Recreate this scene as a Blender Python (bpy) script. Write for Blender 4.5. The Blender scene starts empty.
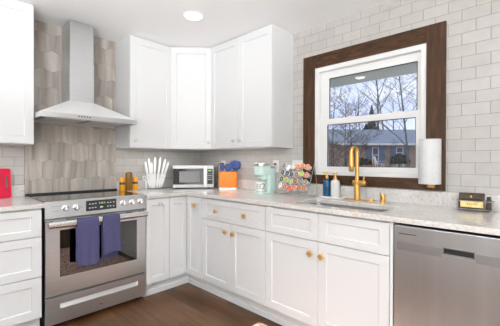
import bpy, bmesh, math, random
from mathutils import Vector, Matrix, noise
S = bpy.context.scene
COL = S.collection
PI = math.pi
R = math.radians

# ------------------------------------------------------------------ camera, world, lights, exposure
cam_d = bpy.data.cameras.new('camera')
cam = bpy.data.objects.new('camera', cam_d)
COL.objects.link(cam)
YAW, PITCH, ROLL = .7636, -.0054, .0027
fw = Vector((math.cos(YAW), math.sin(YAW), 0))
rt = Vector((math.sin(YAW), -math.cos(YAW), 0))
up = Vector((0, 0, 1))
F = fw*math.cos(PITCH) + up*math.sin(PITCH)
U = up*math.cos(PITCH) - fw*math.sin(PITCH)
Rr = rt*math.cos(ROLL) + U*math.sin(ROLL)
U = U*math.cos(ROLL) - rt*math.sin(ROLL)
m = Matrix((Rr, U, -F)).transposed().to_4x4()
m.translation = (-2.4304, -3.2035, 1.2131)
cam.matrix_world = m
cam_d.sensor_width = 36
cam_d.lens = 315.2921*36/500
cam_d.clip_start = .02
cam_d.clip_end = 300
S.camera = cam

S.view_settings.view_transform = 'Standard'
S.view_settings.look = 'None'
S.view_settings.gamma = 1
S.view_settings.use_curve_mapping = False
S.view_settings.exposure = 0.05
S.cycles.use_denoising = True
S.cycles.max_bounces = 10
S.cycles.diffuse_bounces = 6
S.cycles.transparent_max_bounces = 16
S.cycles.sample_clamp_indirect = 6
S.cycles.caustics_reflective = False
S.cycles.caustics_refractive = False

W = bpy.data.worlds.new('sky')
S.world = W
W.use_nodes = True
wn, wl = W.node_tree.nodes, W.node_tree.links
wbg = wn['Background']
wtc = wn.new('ShaderNodeTexCoord')
wmp = wn.new('ShaderNodeMapping'); wmp.inputs['Scale'].default_value = (1.5, 1.5, 5)
wno = wn.new('ShaderNodeTexNoise'); wno.inputs['Scale'].default_value = 2.2; wno.inputs['Detail'].default_value = 5
wrp = wn.new('ShaderNodeValToRGB')
wrp.color_ramp.elements[0].position = .42; wrp.color_ramp.elements[0].color = (.50, .56, .80, 1)
wrp.color_ramp.elements[1].position = .62; wrp.color_ramp.elements[1].color = (.68, .70, .80, 1)
wl.new(wtc.outputs['Generated'], wmp.inputs['Vector']); wl.new(wmp.outputs[0], wno.inputs['Vector'])
wl.new(wno.outputs['Fac'], wrp.inputs['Fac']); wl.new(wrp.outputs['Color'], wbg.inputs['Color'])
wbg.inputs['Strength'].default_value = 1.7


def area(name, loc, rot, sx, sy, power, color=(1, 1, 1), disk=False, spread=180):
    l = bpy.data.lights.new(name, 'AREA')
    l.shape = 'DISK' if disk else 'RECTANGLE'
    l.size = sx
    if not disk: l.size_y = sy
    l.energy = power; l.color = color; l.spread = R(spread)
    o = bpy.data.objects.new(name, l); COL.objects.link(o)
    o.location = loc; o.rotation_euler = rot
    return o


WARM = (.96, .98, 1)
COOL = (.90, .962, 1)
LAMPS = [(-.867, -1.055), (-1.80, -1.23), (-.95, -2.35), (-1.9, -2.5), (-3.0, -1.3), (-3.1, -2.6), (-1.9, -4.0), (-3.2, -4.0)]
for x, y in LAMPS:
    area('downlight_lamp', (x, y, 2.402), (0, 0, 0), .13, .13, .5, WARM, True, 165)
# added fill lights inside the unseen walls, no openings built behind them
area('rear_fill', (-2.9, -5.5, 1.1), (R(90), 0, 0), 3.0, 2.1, 38, COOL)
area('side_fill', (-4.7, -3.0, 1.4), (R(90), 0, R(-90)), 2.6, 1.8, 8, COOL)
# added bounce fill behind the camera to brighten the ceiling, no lamp there
for p, q, e, sp in (((-3.2, -3.7, 1.5), (-3.2, -3.7, 2.41), 145, 180), ((-3.6, -3.4, 1.5), (-3.6, -3.4, 2.41), 110, 180), ((-3.5, -3.2, .95), (-2.0, -1.9, 2.41), 13, 75)):
    area('ceiling_bounce_fill', p, (Vector(q) - Vector(p)).to_track_quat('-Z', 'Y').to_euler(), .5, .5, e, COOL, True, sp)
# added fill lights below the wall cabinets to lift the tiles, no real fittings
area('under_cabinet_fill', (-.84, -.20, 1.334), (0, 0, 0), .40, .03, .6, WARM)
area('under_cabinet_fill', (-.33, -.33, 1.334), (0, 0, R(-45)), .40, .03, .8, WARM)
area('under_cabinet_fill', (-.20, -1.03, 1.334), (0, 0, R(90)), .78, .03, 1.1, WARM)
area('under_cabinet_fill', (-2.06, -.20, 1.334), (0, 0, 0), .40, .03, .5, WARM)



# ------------------------------------------------------------------ materials
def mat(name, color=(.8, .8, .8), rough=.5, metal=0., spec=.5, coat=0., emit=None, es=1., alpha=1.):
    M = bpy.data.materials.new(name); M.use_nodes = True
    b = M.node_tree.nodes['Principled BSDF']
    b.inputs['Base Color'].default_value = (*color, 1)
    b.inputs['Roughness'].default_value = rough
    b.inputs['Metallic'].default_value = metal
    b.inputs['Specular IOR Level'].default_value = spec
    b.inputs['Coat Weight'].default_value = coat
    if emit:
        b.inputs['Emission Color'].default_value = (*emit, 1); b.inputs['Emission Strength'].default_value = es
    return M


def nt(M):
    return M.node_tree.nodes, M.node_tree.links, M.node_tree.nodes['Principled BSDF']


def ramp(n, stops):
    r = n.new('ShaderNodeValToRGB')
    e = r.color_ramp.elements
    while len(e) < len(stops): e.new(.5)
    for k, (p, c) in enumerate(stops):
        e[k].position = p; e[k].color = (*c, 1)
    return r


def noise_mat(name, stops, scale=(1, 1, 1), nscale=5, detail=4, rough=.5, metal=0, bump=0, coat=0, spec=.5, distort=0):
    M = mat(name, stops[0][1], rough, metal, spec, coat)
    n, l, b = nt(M)
    tc = n.new('ShaderNodeTexCoord'); mp = n.new('ShaderNodeMapping'); mp.inputs['Scale'].default_value = scale
    no = n.new('ShaderNodeTexNoise'); no.inputs['Scale'].default_value = nscale; no.inputs['Detail'].default_value = detail
    no.inputs['Distortion'].default_value = distort
    r = ramp(n, stops)
    l.new(tc.outputs['Object'], mp.inputs[0]); l.new(mp.outputs[0], no.inputs['Vector'])
    l.new(no.outputs['Fac'], r.inputs[0]); l.new(r.outputs[0], b.inputs['Base Color'])
    if bump:
        bp = n.new('ShaderNodeBump'); bp.inputs['Strength'].default_value = bump; bp.inputs['Distance'].default_value = .004
        l.new(no.outputs['Fac'], bp.inputs['Height']); l.new(bp.outputs[0], b.inputs['Normal'])
    return M


def glass_mat(name, tint=(1, 1, 1), refl=.06, rough=.0, opacity=.0, body=(1, 1, 1)):
    M = bpy.data.materials.new(name); M.use_nodes = True
    n, l = M.node_tree.nodes, M.node_tree.links
    n.clear()
    out = n.new('ShaderNodeOutputMaterial')
    tr = n.new('ShaderNodeBsdfTransparent'); tr.inputs[0].default_value = (*tint, 1)
    gl = n.new('ShaderNodeBsdfGlossy'); gl.inputs['Roughness'].default_value = rough
    fr = n.new('ShaderNodeFresnel'); fr.inputs['IOR'].default_value = 1.45
    ad = n.new('ShaderNodeMath'); ad.operation = 'ADD'; ad.inputs[1].default_value = refl - .04; ad.use_clamp = True
    mx = n.new('ShaderNodeMixShader')
    l.new(fr.outputs[0], ad.inputs[0]); l.new(ad.outputs[0], mx.inputs[0])
    l.new(tr.outputs[0], mx.inputs[1]); l.new(gl.outputs[0], mx.inputs[2])
    last = mx
    if opacity:
        df = n.new('ShaderNodeBsdfDiffuse'); df.inputs[0].default_value = (*body, 1)
        m2 = n.new('ShaderNodeMixShader'); m2.inputs[0].default_value = opacity
        l.new(mx.outputs[0], m2.inputs[1]); l.new(df.outputs[0], m2.inputs[2]); last = m2
    l.new(last.outputs[0], out.inputs[0])
    return M


def subway(name, axis, u0, z0):
    M = mat(name, (.7, .67, .63), .28, 0, .5)
    n, l, b = nt(M)
    tc = n.new('ShaderNodeTexCoord'); sp = n.new('ShaderNodeSeparateXYZ'); cb = n.new('ShaderNodeCombineXYZ')
    au = n.new('ShaderNodeMath'); au.inputs[1].default_value = u0
    az = n.new('ShaderNodeMath'); az.inputs[1].default_value = z0
    l.new(tc.outputs['Object'], sp.inputs[0])
    l.new(sp.outputs[axis], au.inputs[0]); l.new(sp.outputs['Z'], az.inputs[0])
    l.new(au.outputs[0], cb.inputs[0]); l.new(az.outputs[0], cb.inputs[1])
    br = n.new('ShaderNodeTexBrick')
    br.offset = .5
    for k, v in (('Scale', 1), ('Brick Width', .152), ('Row Height', .0762), ('Mortar Size', .0021), ('Mortar Smooth', .25), ('Bias', 0)):
        br.inputs[k].default_value = v
    br.inputs['Color1'].default_value = (.535, .505, .475, 1)
    br.inputs['Color2'].default_value = (.485, .455, .425, 1)
    br.inputs['Mortar'].default_value = (.33, .305, .28, 1)
    l.new(cb.outputs[0], br.inputs['Vector'])
    no = n.new('ShaderNodeTexNoise'); no.inputs['Scale'].default_value = 14; no.inputs['Detail'].default_value = 5
    l.new(tc.outputs['Object'], no.inputs['Vector'])
    mx = n.new('ShaderNodeMix'); mx.data_type = 'RGBA'; mx.blend_type = 'MULTIPLY'; mx.inputs['Factor'].default_value = .5
    rp = ramp(n, [(.3, (.82, .81, .80)), (.7, (1, 1, 1))])
    l.new(no.outputs['Fac'], rp.inputs[0]); l.new(br.outputs['Color'], mx.inputs['A']); l.new(rp.outputs[0], mx.inputs['B'])
    l.new(mx.outputs['Result'], b.inputs['Base Color'])
    bp = n.new('ShaderNodeBump'); bp.inputs['Strength'].default_value = .6; bp.inputs['Distance'].default_value = .002; bp.invert = True
    l.new(br.outputs['Fac'], bp.inputs['Height']); l.new(bp.outputs[0], b.inputs['Normal'])
    return M


M_white = mat('white_lacquer', (.725, .72, .715), .38, 0, .4)
M_wall = mat('white_paint', (.78, .775, .77), .8)
M_ceil = mat('ceiling_paint', (.90, .89, .885), .9)
M_gap = mat('cabinet_shadow_gap', (.10, .07, .05), .8)
M_tileB = subway('subway_tile_right', 'Y', 2.701+.076, -1.437)
M_tileA = subway('subway_tile_back', 'X', 1.898+.076, -1.0145)
M_steel = noise_mat('brushed_steel', [(.3, (.62, .625, .63)), (.7, (.71, .715, .72))], (1, 1, 60), 4, 3, .33, 1.0)
M_steelv = noise_mat('brushed_steel_vertical', [(.25, (.44, .445, .45)), (.75, (.60, .605, .61))], (7, 7, .25), 1.0, 3, .36, 1.0)
M_steel_dk = mat('dark_steel', (.30, .29, .28), .4, 1.)
M_steel_br = mat('polished_steel', (.82, .81, .80), .22, 1.)
M_black = mat('black_glass', (.008, .008, .009), .06, 0, .6, .5)
M_blackp = mat('black_plastic', (.015, .015, .016), .4)
M_dark = mat('dark_grey_plastic', (.06, .06, .06), .5)
M_brass = mat('brushed_brass', (.80, .48, .14), .28, 1.)
M_gold = mat('gold_knob_metal', (.78, .45, .17), .35, .7)
M_wood = noise_mat('stained_wood', [(.25, (.028, .012, .005)), (.5, (.060, .027, .012)), (.8, (.12, .055, .026))], (3, 1, 14), 3, 6, .55, 0, .25, 0, .25, distort=1.2)
M_woodv = noise_mat('stained_wood_upright', [(.25, (.028, .012, .005)), (.5, (.060, .027, .012)), (.8, (.12, .055, .026))], (14, 14, 1), 3, 6, .55, 0, .25, 0, .25, distort=1.2)
M_vinyl = mat('white_vinyl', (.80, .79, .775), .35)
M_pane = glass_mat('window_glass', (.93, .95, .96), .055)
M_acryl = glass_mat('clear_acrylic', (.985, .985, .985), .03, .05, .02, (.9, .88, .85))
M_towel = noise_mat('blue_towelling', [(.3, (.054, .051, .112)), (.7, (.102, .097, .19))], (1, 1, 1), 260, 2, .95, 0, .8, 0, .1)
M_red = mat('red_plastic', (.50, .004, .034), .5, 0, .2)
M_orange = mat('orange_plastic', (.86, .21, .008), .4)
M_amber = noise_mat('amber_glass', [(.3, (.16, .075, .008)), (.7, (.26, .13, .012))], (1, 1, .3), 30, 2, .2)
M_yellow = mat('yellow_orange_plastic', (.86, .36, .012), .35)
M_brown = mat('dark_brown_band', (.06, .025, .012), .5)
M_knife = mat('white_knife_plastic', (.86, .85, .83), .35)
M_navy = mat('navy_blue_silicone', (.018, .045, .19), .45)
M_indigo = mat('indigo_silicone', (.045, .04, .16), .45)
M_mint = mat('mint_plastic', (.60, .78, .71), .35)
M_plate = mat('ivory_wall_plate', (.76, .73, .69), .4)
M_teal = mat('deep_blue_bottle', (.004, .06, .14), .2, 0, .5, .3)
M_soapw = mat('white_bottle', (.78, .76, .72), .3)
M_paper = noise_mat('paper_towel_sheet', [(.3, (.64, .63, .62)), (.7, (.70, .695, .69))], (1, 1, 1), 90, 2, .95, 0, .4)
M_crystal = mat('frosted_crystal', (.72, .70, .67), .12, .15, .7)
M_ink = mat('dark_ink', (.05, .05, .05), .6)
M_inkg = mat('grey_ink', (.30, .29, .28), .6)
M_label = noise_mat('gold_label_paper', [(.35, (.78, .55, .16)), (.65, (.88, .72, .36))], (1, 1, 1), 40, 3, .45)
M_tin = noise_mat('dark_bronze_tin', [(.3, (.030, .019, .010)), (.7, (.065, .043, .022))], (1, 1, 1), 30, 3, .5, .0, 0, 0, .25)
M_lens = mat('lamp_lens', (1, 1, 1), .5, emit=(1, .97, .93), es=5)
M_green = mat('green_digits', (.02, .05, .02), .5, emit=(.30, .55, .12), es=.7)
M_pale = mat('pale_print', (.55, .55, .56), .5)
M_wire = mat('wire_grey_metal', (.42, .40, .38), .35, .8)
M_mesh = mat('microwave_window_mesh', (.22, .21, .20), .25, 0, .5)
M_canopy = mat('steel_painted_glare', (.80, .795, .79), .3, .15)  # steel canopy: its bright reflection is put into the base colour


def quartz():
    M = mat('quartz_stone', (.7, .67, .63), .16, 0, .5)
    n, l, b = nt(M)
    tc = n.new('ShaderNodeTexCoord')
    a = n.new('ShaderNodeTexNoise'); a.inputs['Scale'].default_value = 55; a.inputs['Detail'].default_value = 6; a.inputs['Roughness'].default_value = .7
    c = n.new('ShaderNodeTexNoise'); c.inputs['Scale'].default_value = 8; c.inputs['Detail'].default_value = 3
    v = n.new('ShaderNodeTexVoronoi'); v.inputs['Scale'].default_value = 130
    for t in (a, c, v): l.new(tc.outputs['Object'], t.inputs['Vector'])
    r1 = ramp(n, [(.30, (.46, .41, .36)), (.44, (.67, .64, .61)), (.60, (.745, .715, .68))])
    r2 = ramp(n, [(.3, (.90, .89, .88)), (.7, (1, 1, 1))])
    r3 = ramp(n, [(.0, (.74, .69, .64)), (.14, (1, 1, 1))])
    l.new(a.outputs['Fac'], r1.inputs[0]); l.new(c.outputs['Fac'], r2.inputs[0]); l.new(v.outputs['Distance'], r3.inputs[0])
    x = n.new('ShaderNodeMix'); x.data_type = 'RGBA'; x.blend_type = 'MULTIPLY'; x.inputs['Factor'].default_value = 1
    y = n.new('ShaderNodeMix'); y.data_type = 'RGBA'; y.blend_type = 'MULTIPLY'; y.inputs['Factor'].default_value = .6
    l.new(r1.outputs[0], x.inputs['A']); l.new(r2.outputs[0], x.inputs['B'])
    l.new(x.outputs['Result'], y.inputs['A']); l.new(r3.outputs[0], y.inputs['B'])
    l.new(y.outputs['Result'], b.inputs['Base Color'])
    return M


M_quartz = quartz()


def hexmat():
    M = mat('picket_tile', (.4, .36, .32), .35)
    n, l, b = nt(M)
    g = n.new('ShaderNodeNewGeometry'); tc = n.new('ShaderNodeTexCoord')
    of = n.new('ShaderNodeVectorMath'); of.operation = 'ADD'
    cb = n.new('ShaderNodeCombineXYZ'); mu = n.new('ShaderNodeMath'); mu.operation = 'MULTIPLY'; mu.inputs[1].default_value = 37
    l.new(g.outputs['Random Per Island'], mu.inputs[0]); l.new(mu.outputs[0], cb.inputs[0]); l.new(mu.outputs[0], cb.inputs[2])
    l.new(tc.outputs['Object'], of.inputs[0]); l.new(cb.outputs[0], of.inputs[1])
    mp = n.new('ShaderNodeMapping'); mp.inputs['Scale'].default_value = (15, 1, 1.1)
    vr = n.new('ShaderNodeVectorRotate'); vr.rotation_type = 'Y_AXIS'
    an = n.new('ShaderNodeMath'); an.operation = 'MULTIPLY_ADD'; an.inputs[1].default_value = .18; an.inputs[2].default_value = -.09
    l.new(g.outputs['Random Per Island'], an.inputs[0]); l.new(an.outputs[0], vr.inputs['Angle'])
    no = n.new('ShaderNodeTexNoise'); no.inputs['Scale'].default_value = 1; no.inputs['Detail'].default_value = 4; no.inputs['Distortion'].default_value = .5
    l.new(of.outputs[0], vr.inputs['Vector']); l.new(vr.outputs[0], mp.inputs[0]); l.new(mp.outputs[0], no.inputs['Vector'])
    r = ramp(n, [(.28, (.27, .23, .195)), (.48, (.42, .375, .33)), (.70, (.57, .53, .485))])
    l.new(no.outputs['Fac'], r.inputs[0])
    r2 = ramp(n, [(0, (.88, .87, .86)), (1, (1.10, 1.09, 1.08))])
    l.new(g.outputs['Random Per Island'], r2.inputs[0])
    x = n.new('ShaderNodeMix'); x.data_type = 'RGBA'; x.blend_type = 'MULTIPLY'; x.inputs['Factor'].default_value = 1
    l.new(r.outputs[0], x.inputs['A']); l.new(r2.outputs[0], x.inputs['B']); l.new(x.outputs['Result'], b.inputs['Base Color'])
    return M


M_hex = hexmat()
M_grout = mat('beige_grout', (.30, .265, .235), .8)


def floormat():
    M = mat('wood_floor', (.1, .05, .03), .36, 0, .32)
    n, l, b = nt(M)
    tc = n.new('ShaderNodeTexCoord'); mp = n.new('ShaderNodeMapping'); mp.inputs['Rotation'].default_value = (0, 0, R(90))
    br = n.new('ShaderNodeTexBrick'); br.offset = .37
    for k, v in (('Scale', 1), ('Brick Width', 1.2), ('Row Height', .125), ('Mortar Size', .0012), ('Bias', 0)):
        br.inputs[k].default_value = v
    br.inputs['Color1'].default_value = (.066, .027, .0085, 1); br.inputs['Color2'].default_value = (.13, .060, .023, 1)
    br.inputs['Mortar'].default_value = (.04, .02, .012, 1)
    l.new(tc.outputs['Object'], mp.inputs[0]); l.new(mp.outputs[0], br.inputs['Vector'])
    m2 = n.new('ShaderNodeMapping'); m2.inputs['Scale'].default_value = (16, 1.2, 1)
    no = n.new('ShaderNodeTexNoise'); no.inputs['Scale'].default_value = 2; no.inputs['Detail'].default_value = 6; no.inputs['Distortion'].default_value = .8
    l.new(tc.outputs['Object'], m2.inputs[0]); l.new(m2.outputs[0], no.inputs['Vector'])
    r = ramp(n, [(.3, (.62, .60, .58)), (.7, (1.25, 1.22, 1.2))])
    l.new(no.outputs['Fac'], r.inputs[0])
    x = n.new('ShaderNodeMix'); x.data_type = 'RGBA'; x.blend_type = 'MULTIPLY'; x.inputs['Factor'].default_value = 1
    l.new(br.outputs['Color'], x.inputs['A']); l.new(r.outputs[0], x.inputs['B']); l.new(x.outputs['Result'], b.inputs['Base Color'])
    return M


M_floor = floormat()


# ------------------------------------------------------------------ mesh helpers
def box(bm, x0, x1, y0, y1, z0, z1, M=None):
    vs = [bm.verts.new(v) for v in ((x0, y0, z0), (x1, y0, z0), (x1, y1, z0), (x0, y1, z0), (x0, y0, z1), (x1, y0, z1), (x1, y1, z1), (x0, y1, z1))]
    if M is not None:
        for v in vs: v.co = M @ v.co
    for f in ((3, 2, 1, 0), (4, 5, 6, 7), (0, 1, 5, 4), (1, 2, 6, 5), (2, 3, 7, 6), (3, 0, 4, 7)):
        bm.faces.new([vs[k] for k in f])
    return bm


def B(*a, M=None):
    return box(bmesh.new(), *a, M=M)


def frame_of(d):
    d = Vector(d).normalized()
    a = Vector((0, 0, 1)) if abs(d.z) < .9 else Vector((1, 0, 0))
    u = d.cross(a).normalized(); v = d.cross(u).normalized()
    return d, u, v


def cyl(bm, p0, p1, r0, r1=None, seg=20, cap=True):
    r1 = r0 if r1 is None else r1
    p0, p1 = Vector(p0), Vector(p1)
    d, u, v = frame_of(p1-p0)
    ra, rb = [], []
    for k in range(seg):
        a = -2*PI*k/seg
        o = u*math.cos(a) + v*math.sin(a)
        ra.append(bm.verts.new(p0+o*r0)); rb.append(bm.verts.new(p1+o*r1))
    for k in range(seg):
        j = (k+1) % seg
        bm.faces.new((ra[k], ra[j], rb[j], rb[k]))
    if cap:
        bm.faces.new(ra[::-1]); bm.faces.new(rb)
    return bm


def lathe(bm, prof, seg=24, M=None):
    """profile of (radius, height) pairs, closed with caps"""
    rings = []
    for r, h in prof:
        ring = []
        for k in range(seg):
            a = 2*PI*k/seg
            v = Vector((r*math.cos(a), r*math.sin(a), h))
            ring.append(bm.verts.new(M @ v if M is not None else v))
        rings.append(ring)
    for a, b in zip(rings, rings[1:]):
        for k in range(seg):
            j = (k+1) % seg
            bm.faces.new((a[k], a[j], b[j], b[k]))
    bm.faces.new(rings[0][::-1]); bm.faces.new(rings[-1])
    return bm


def tube(bm, pts, r, seg=10, radii=None):
    pts = [Vector(p) for p in pts]
    n = len(pts)
    rings = []
    _, u, v = frame_of(pts[1]-pts[0])
    for i, p in enumerate(pts):
        d = (pts[min(i+1, n-1)]-pts[max(i-1, 0)]).normalized()
        u = (u - d*u.dot(d)).normalized(); v = d.cross(u)
        rr = radii[i] if radii else r
        rings.append([bm.verts.new(p+(u*math.cos(2*PI*k/seg)+v*math.sin(2*PI*k/seg))*rr) for k in range(seg)])
    for a, b in zip(rings, rings[1:]):
        for k in range(seg):
            j = (k+1) % seg
            bm.faces.new((a[k], a[j], b[j], b[k]))
    bm.faces.new(rings[0][::-1]); bm.faces.new(rings[-1])
    return bm


def prism(bm, outline, h0, h1, M=None):
    """outline of (a,b), extruded along the third axis; M maps (a,b,h)"""
    M = M or Matrix.Identity(4)
    a = [bm.verts.new(M @ Vector((x, y, h0))) for x, y in outline]
    b = [bm.verts.new(M @ Vector((x, y, h1))) for x, y in outline]
    bm.faces.new(a[::-1]); bm.faces.new(b)
    n = len(a)
    for k in range(n):
        j = (k+1) % n
        bm.faces.new((a[k], a[j], b[j], b[k]))
    return bm


def rrect(x0, x1, y0, y1, r, n=5):
    o = []
    for cx, cy, a0 in ((x1-r, y0+r, -90), (x1-r, y1-r, 0), (x0+r, y1-r, 90), (x0+r, y0+r, 180)):
        for k in range(n+1):
            a = R(a0+90*k/n); o.append((cx+r*math.cos(a), cy+r*math.sin(a)))
    return o


XZ = Matrix(((1, 0, 0, 0), (0, 0, 1, 0), (0, 1, 0, 0), (0, 0, 0, 1)))     # (a,b,h) -> x=a, z=b, y=h
YZ = Matrix(((0, 0, 1, 0), (1, 0, 0, 0), (0, 1, 0, 0), (0, 0, 0, 1)))     # (a,b,h) -> y=a, z=b, x=h


def cells(bm, xs, ys, keep, z0, z1, M=None):
    """slab made of the kept cells of a grid, with holes"""
    M = M or Matrix.Identity(4)
    vt, vb = {}, {}
    def g(d, i, j, z):
        if (i, j) not in d: d[(i, j)] = bm.verts.new(M @ Vector((xs[i], ys[j], z)))
        return d[(i, j)]
    nx, ny = len(xs)-1, len(ys)-1
    ok = lambda i, j: 0 <= i < nx and 0 <= j < ny and keep(i, j)
    for i in range(nx):
        for j in range(ny):
            if not ok(i, j): continue
            q = ((i, j), (i+1, j), (i+1, j+1), (i, j+1))
            bm.faces.new([g(vt, *k, z1) for k in q]); bm.faces.new([g(vb, *k, z0) for k in q[::-1]])
            for (p, s, di, dj) in ((q[0], q[1], 0, -1), (q[1], q[2], 1, 0), (q[2], q[3], 0, 1), (q[3], q[0], -1, 0)):
                if not ok(i+di, j+dj):
                    bm.faces.new((g(vb, *p, z0), g(vb, *s, z0), g(vt, *s, z1), g(vt, *p, z1)))
    return bm


def ringframe(bm, x0, x1, z0, z1, w, y0, y1, wb=None, wt=None):
    """flat rectangular frame with a hole, in the xz plane; w side width, wb/wt bottom/top"""
    wb = w if wb is None else wb; wt = w if wt is None else wt
    return cells(bm, [x0, x0+w, x1-w, x1], [z0, z0+wb, z1-wt, z1], lambda i, j: not (i == 1 and j == 1), y0, y1, XZ)


def shaker(x0, x1, z0, z1, t=.02, w=.057, d=.009, wz=None):
    """shaker front: back at y=0, face at y=-t, panel sunk by d"""
    bm = bmesh.new()
    wz = wz or w
    def q(a, b, c, e, y): return [bm.verts.new(v) for v in ((a, y, c), (b, y, c), (b, y, e), (a, y, e))]
    bk = q(x0, x1, z0, z1, 0); fo = q(x0, x1, z0, z1, -t)
    fi = q(x0+w, x1-w, z0+wz, z1-wz, -t)
    pi = q(x0+w+.004, x1-w-.004, z0+wz+.004, z1-wz-.004, -t+d)
    bm.faces.new(bk[::-1]); bm.faces.new(pi)
    for a, b in ((bk, fo), (fo, fi), (fi, pi)):
        for k in range(4):
            j = (k+1) % 4
            bm.faces.new((a[k], a[j], b[j], b[k]))
    return bm


def obj(name, bm, material, parent=None, loc=None, rot=None, bevel=0, smooth=False, label=None, kind=None, seg=2):
    bmesh.ops.recalc_face_normals(bm, faces=bm.faces[:])
    me = bpy.data.meshes.new(name)
    bm.to_mesh(me); bm.free()
    me.materials.append(material)
    o = bpy.data.objects.new(name, me); COL.objects.link(o)
    if parent: o.parent = parent
    if loc: o.location = loc
    if rot: o.rotation_euler = rot
    if smooth:
        for p in me.polygons: p.use_smooth = True
        try:
            me.set_sharp_from_angle(angle=R(40))
        except Exception: pass
    if bevel:
        b = o.modifiers.new('edge', 'BEVEL'); b.width = bevel; b.segments = seg; b.limit_method = 'ANGLE'; b.angle_limit = R(40)
    if label: o['label'] = label
    if kind: o['kind'] = kind
    return o


def thing(name, label, cat, loc=(0, 0, 0), rz=0, group=None):
    o = bpy.data.objects.new(name, None); COL.objects.link(o)
    o.location = loc; o.rotation_euler = (0, 0, rz); o.empty_display_size = .05
    o['label'] = label; o['category'] = cat
    if group: o['group'] = group
    return o


def tag(o, label, cat, group=None):
    o['label'] = label; o['category'] = cat
    if group: o['group'] = group
    return o


def struct(name, bm, material, parent=None, **k):
    return obj(name, bm, material, parent, kind='structure', **k)


def text_bm(s, size, depth=.0004):
    cu = bpy.data.curves.new('lettering', 'FONT')
    cu.body = s; cu.size = size; cu.extrude = depth; cu.align_x = 'CENTER'; cu.align_y = 'CENTER'; cu.resolution_u = 3
    t = bpy.data.objects.new('lettering', cu)
    COL.objects.link(t)
    bpy.context.view_layer.update()
    me = t.to_mesh()
    bm = bmesh.new(); bm.from_mesh(me)
    t.to_mesh_clear()
    bpy.data.objects.remove(t); bpy.data.curves.remove(cu)
    return bm


RB = R(-90)      # things along the right wall: local front (-y) faces -x, local x runs towards -y

# ------------------------------------------------------------------ room shell
WT = .15
ZC = 2.414
struct('floor', B(-5, .0, -5.8, .0, -.1, 0), M_floor)
struct('ceiling', B(-5, WT, -5.8, WT, ZC, ZC+.12), M_ceil)
wb_ = struct('wall_back', B(-5, WT, 0, WT, 0, ZC), M_tileA)
# right wall with the window opening (y -2.578..-1.677, z 1.093..2.04)
WY0, WY1, WZ0, WZ1 = -2.578, -1.677, 1.093, 2.04
struct('wall_right', cells(bmesh.new(), [-5.8, WY0, WY1, 0], [0, WZ0, WZ1, ZC], lambda i, j: not (i == 1 and j == 1), 0, WT, YZ), M_tileB)
struct('wall_left', B(-5.12, -5, -5.8, WT, 0, ZC), M_wall)
struct('wall_front', B(-5, WT, -5.92, -5.8, 0, ZC), M_wall)

# elongated hexagon tiles behind the range, laid on a grout bed
HX0, HX1, HZ0, HZ1 = -1.829, -1.063, .90, ZC
struct('grout_bed', B(HX0, HX1, -.010, 0, HZ0, HZ1), M_grout, wb_)


def clip(poly, fn):
    out = []
    for k in range(len(poly)):
        a, b = poly[k], poly[(k+1) % len(poly)]
        fa, fb = fn(a), fn(b)
        if fa >= 0: out.append(a)
        if fa*fb < 0:
            t = fa/(fa-fb); out.append((a[0]+(b[0]-a[0])*t, a[1]+(b[1]-a[1])*t))
    return out


bm = bmesh.new()
TW, TP, TT = .1515, .159, .03
for row in range(-4, 8):
    zb = 1.387 - TP + row*TP                    # apex of the row is zb+TP
    for c in range(-4, 5):
        cx = -1.551 + c*TW + (TW/2 if row % 2 else 0)
        g = .0012
        w = TW/2-g
        z0, z1 = zb+g, zb+TP-g
        poly = [(cx, z0-TT+.0005), (cx+w, z0), (cx+w, z1-TT), (cx, z1), (cx-w, z1-TT), (cx-w, z0)]
        for fn in (lambda p: p[0]-HX0-.001, lambda p: HX1-.001-p[0], lambda p: p[1]-HZ0, lambda p: HZ1-.001-p[1]):
            poly = clip(poly, fn)
            if len(poly) < 3: break
        if len(poly) >= 3: prism(bm, poly, -.0115, -.0098, XZ)
struct('hexagon_tile', bm, M_hex, wb_)

# window: brown wood casing, white vinyl frame, two sashes
win = bpy.data.objects.new('window_1', None); COL.objects.link(win); win['kind'] = 'structure'
win.location = (0, -2.1275, 1.093); win.rotation_euler = (0, 0, RB)
hw = (WY1-WY0)/2
HH = WZ1-WZ0
ow = (2.684-1.557)/2
struct('casing_board', B(-ow, -hw+.004, -.02, .0, .1-.174, 2.151-1.093), M_woodv, win, bevel=.002)
struct('casing_board', B(hw-.004, ow, -.02, .0, .1-.174, 2.151-1.093), M_woodv, win, bevel=.002)
struct('casing_board', B(-hw+.004, hw-.004, -.02, .0, HH-.004, 2.151-1.093), M_wood, win, bevel=.002)
struct('casing_board', B(-hw+.004, hw-.004, -.02, .0, -.074, .004), M_wood, win, bevel=.002)
fr = struct('window_frame', ringframe(bmesh.new(), -hw, hw, 0, HH, .042, -.008, .11), M_vinyl, win, bevel=.003)
fx = hw-.042
gx0, gx1 = -(2.1275-1.797), (2.504-2.1275)
gc = (gx0+gx1)/2
# upper sash (outer), lower sash (inner)
M_gasket = mat('dark_gasket', (.05, .05, .05), .7)
us = struct('upper_sash', cells(bmesh.new(), [-fx, gx0, gx1, fx], [1.555-1.093, 1.580-1.093, 1.937-1.093, HH-.042], lambda i, j: not (i == 1 and j == 1), .035, .06, XZ), M_vinyl, win, bevel=.003)
struct('pane', B(gx0-.004, gx1+.004, .044, .05, 1.575-1.093, 1.942-1.093), M_pane, us)
struct('gasket', ringframe(bmesh.new(), gx0, gx1, 1.580-1.093, 1.937-1.093, .006, .038, .0438), M_gasket, us)
ls = struct('lower_sash', cells(bmesh.new(), [-fx, gx0, gx1, fx], [.042, 1.170-1.093, 1.530-1.093, 1.580-1.093], lambda i, j: not (i == 1 and j == 1), .002, .034, XZ), M_vinyl, win, bevel=.003)
struct('pane', B(gx0-.004, gx1+.004, .014, .02, 1.165-1.093, 1.535-1.093), M_pane, ls)
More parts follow.
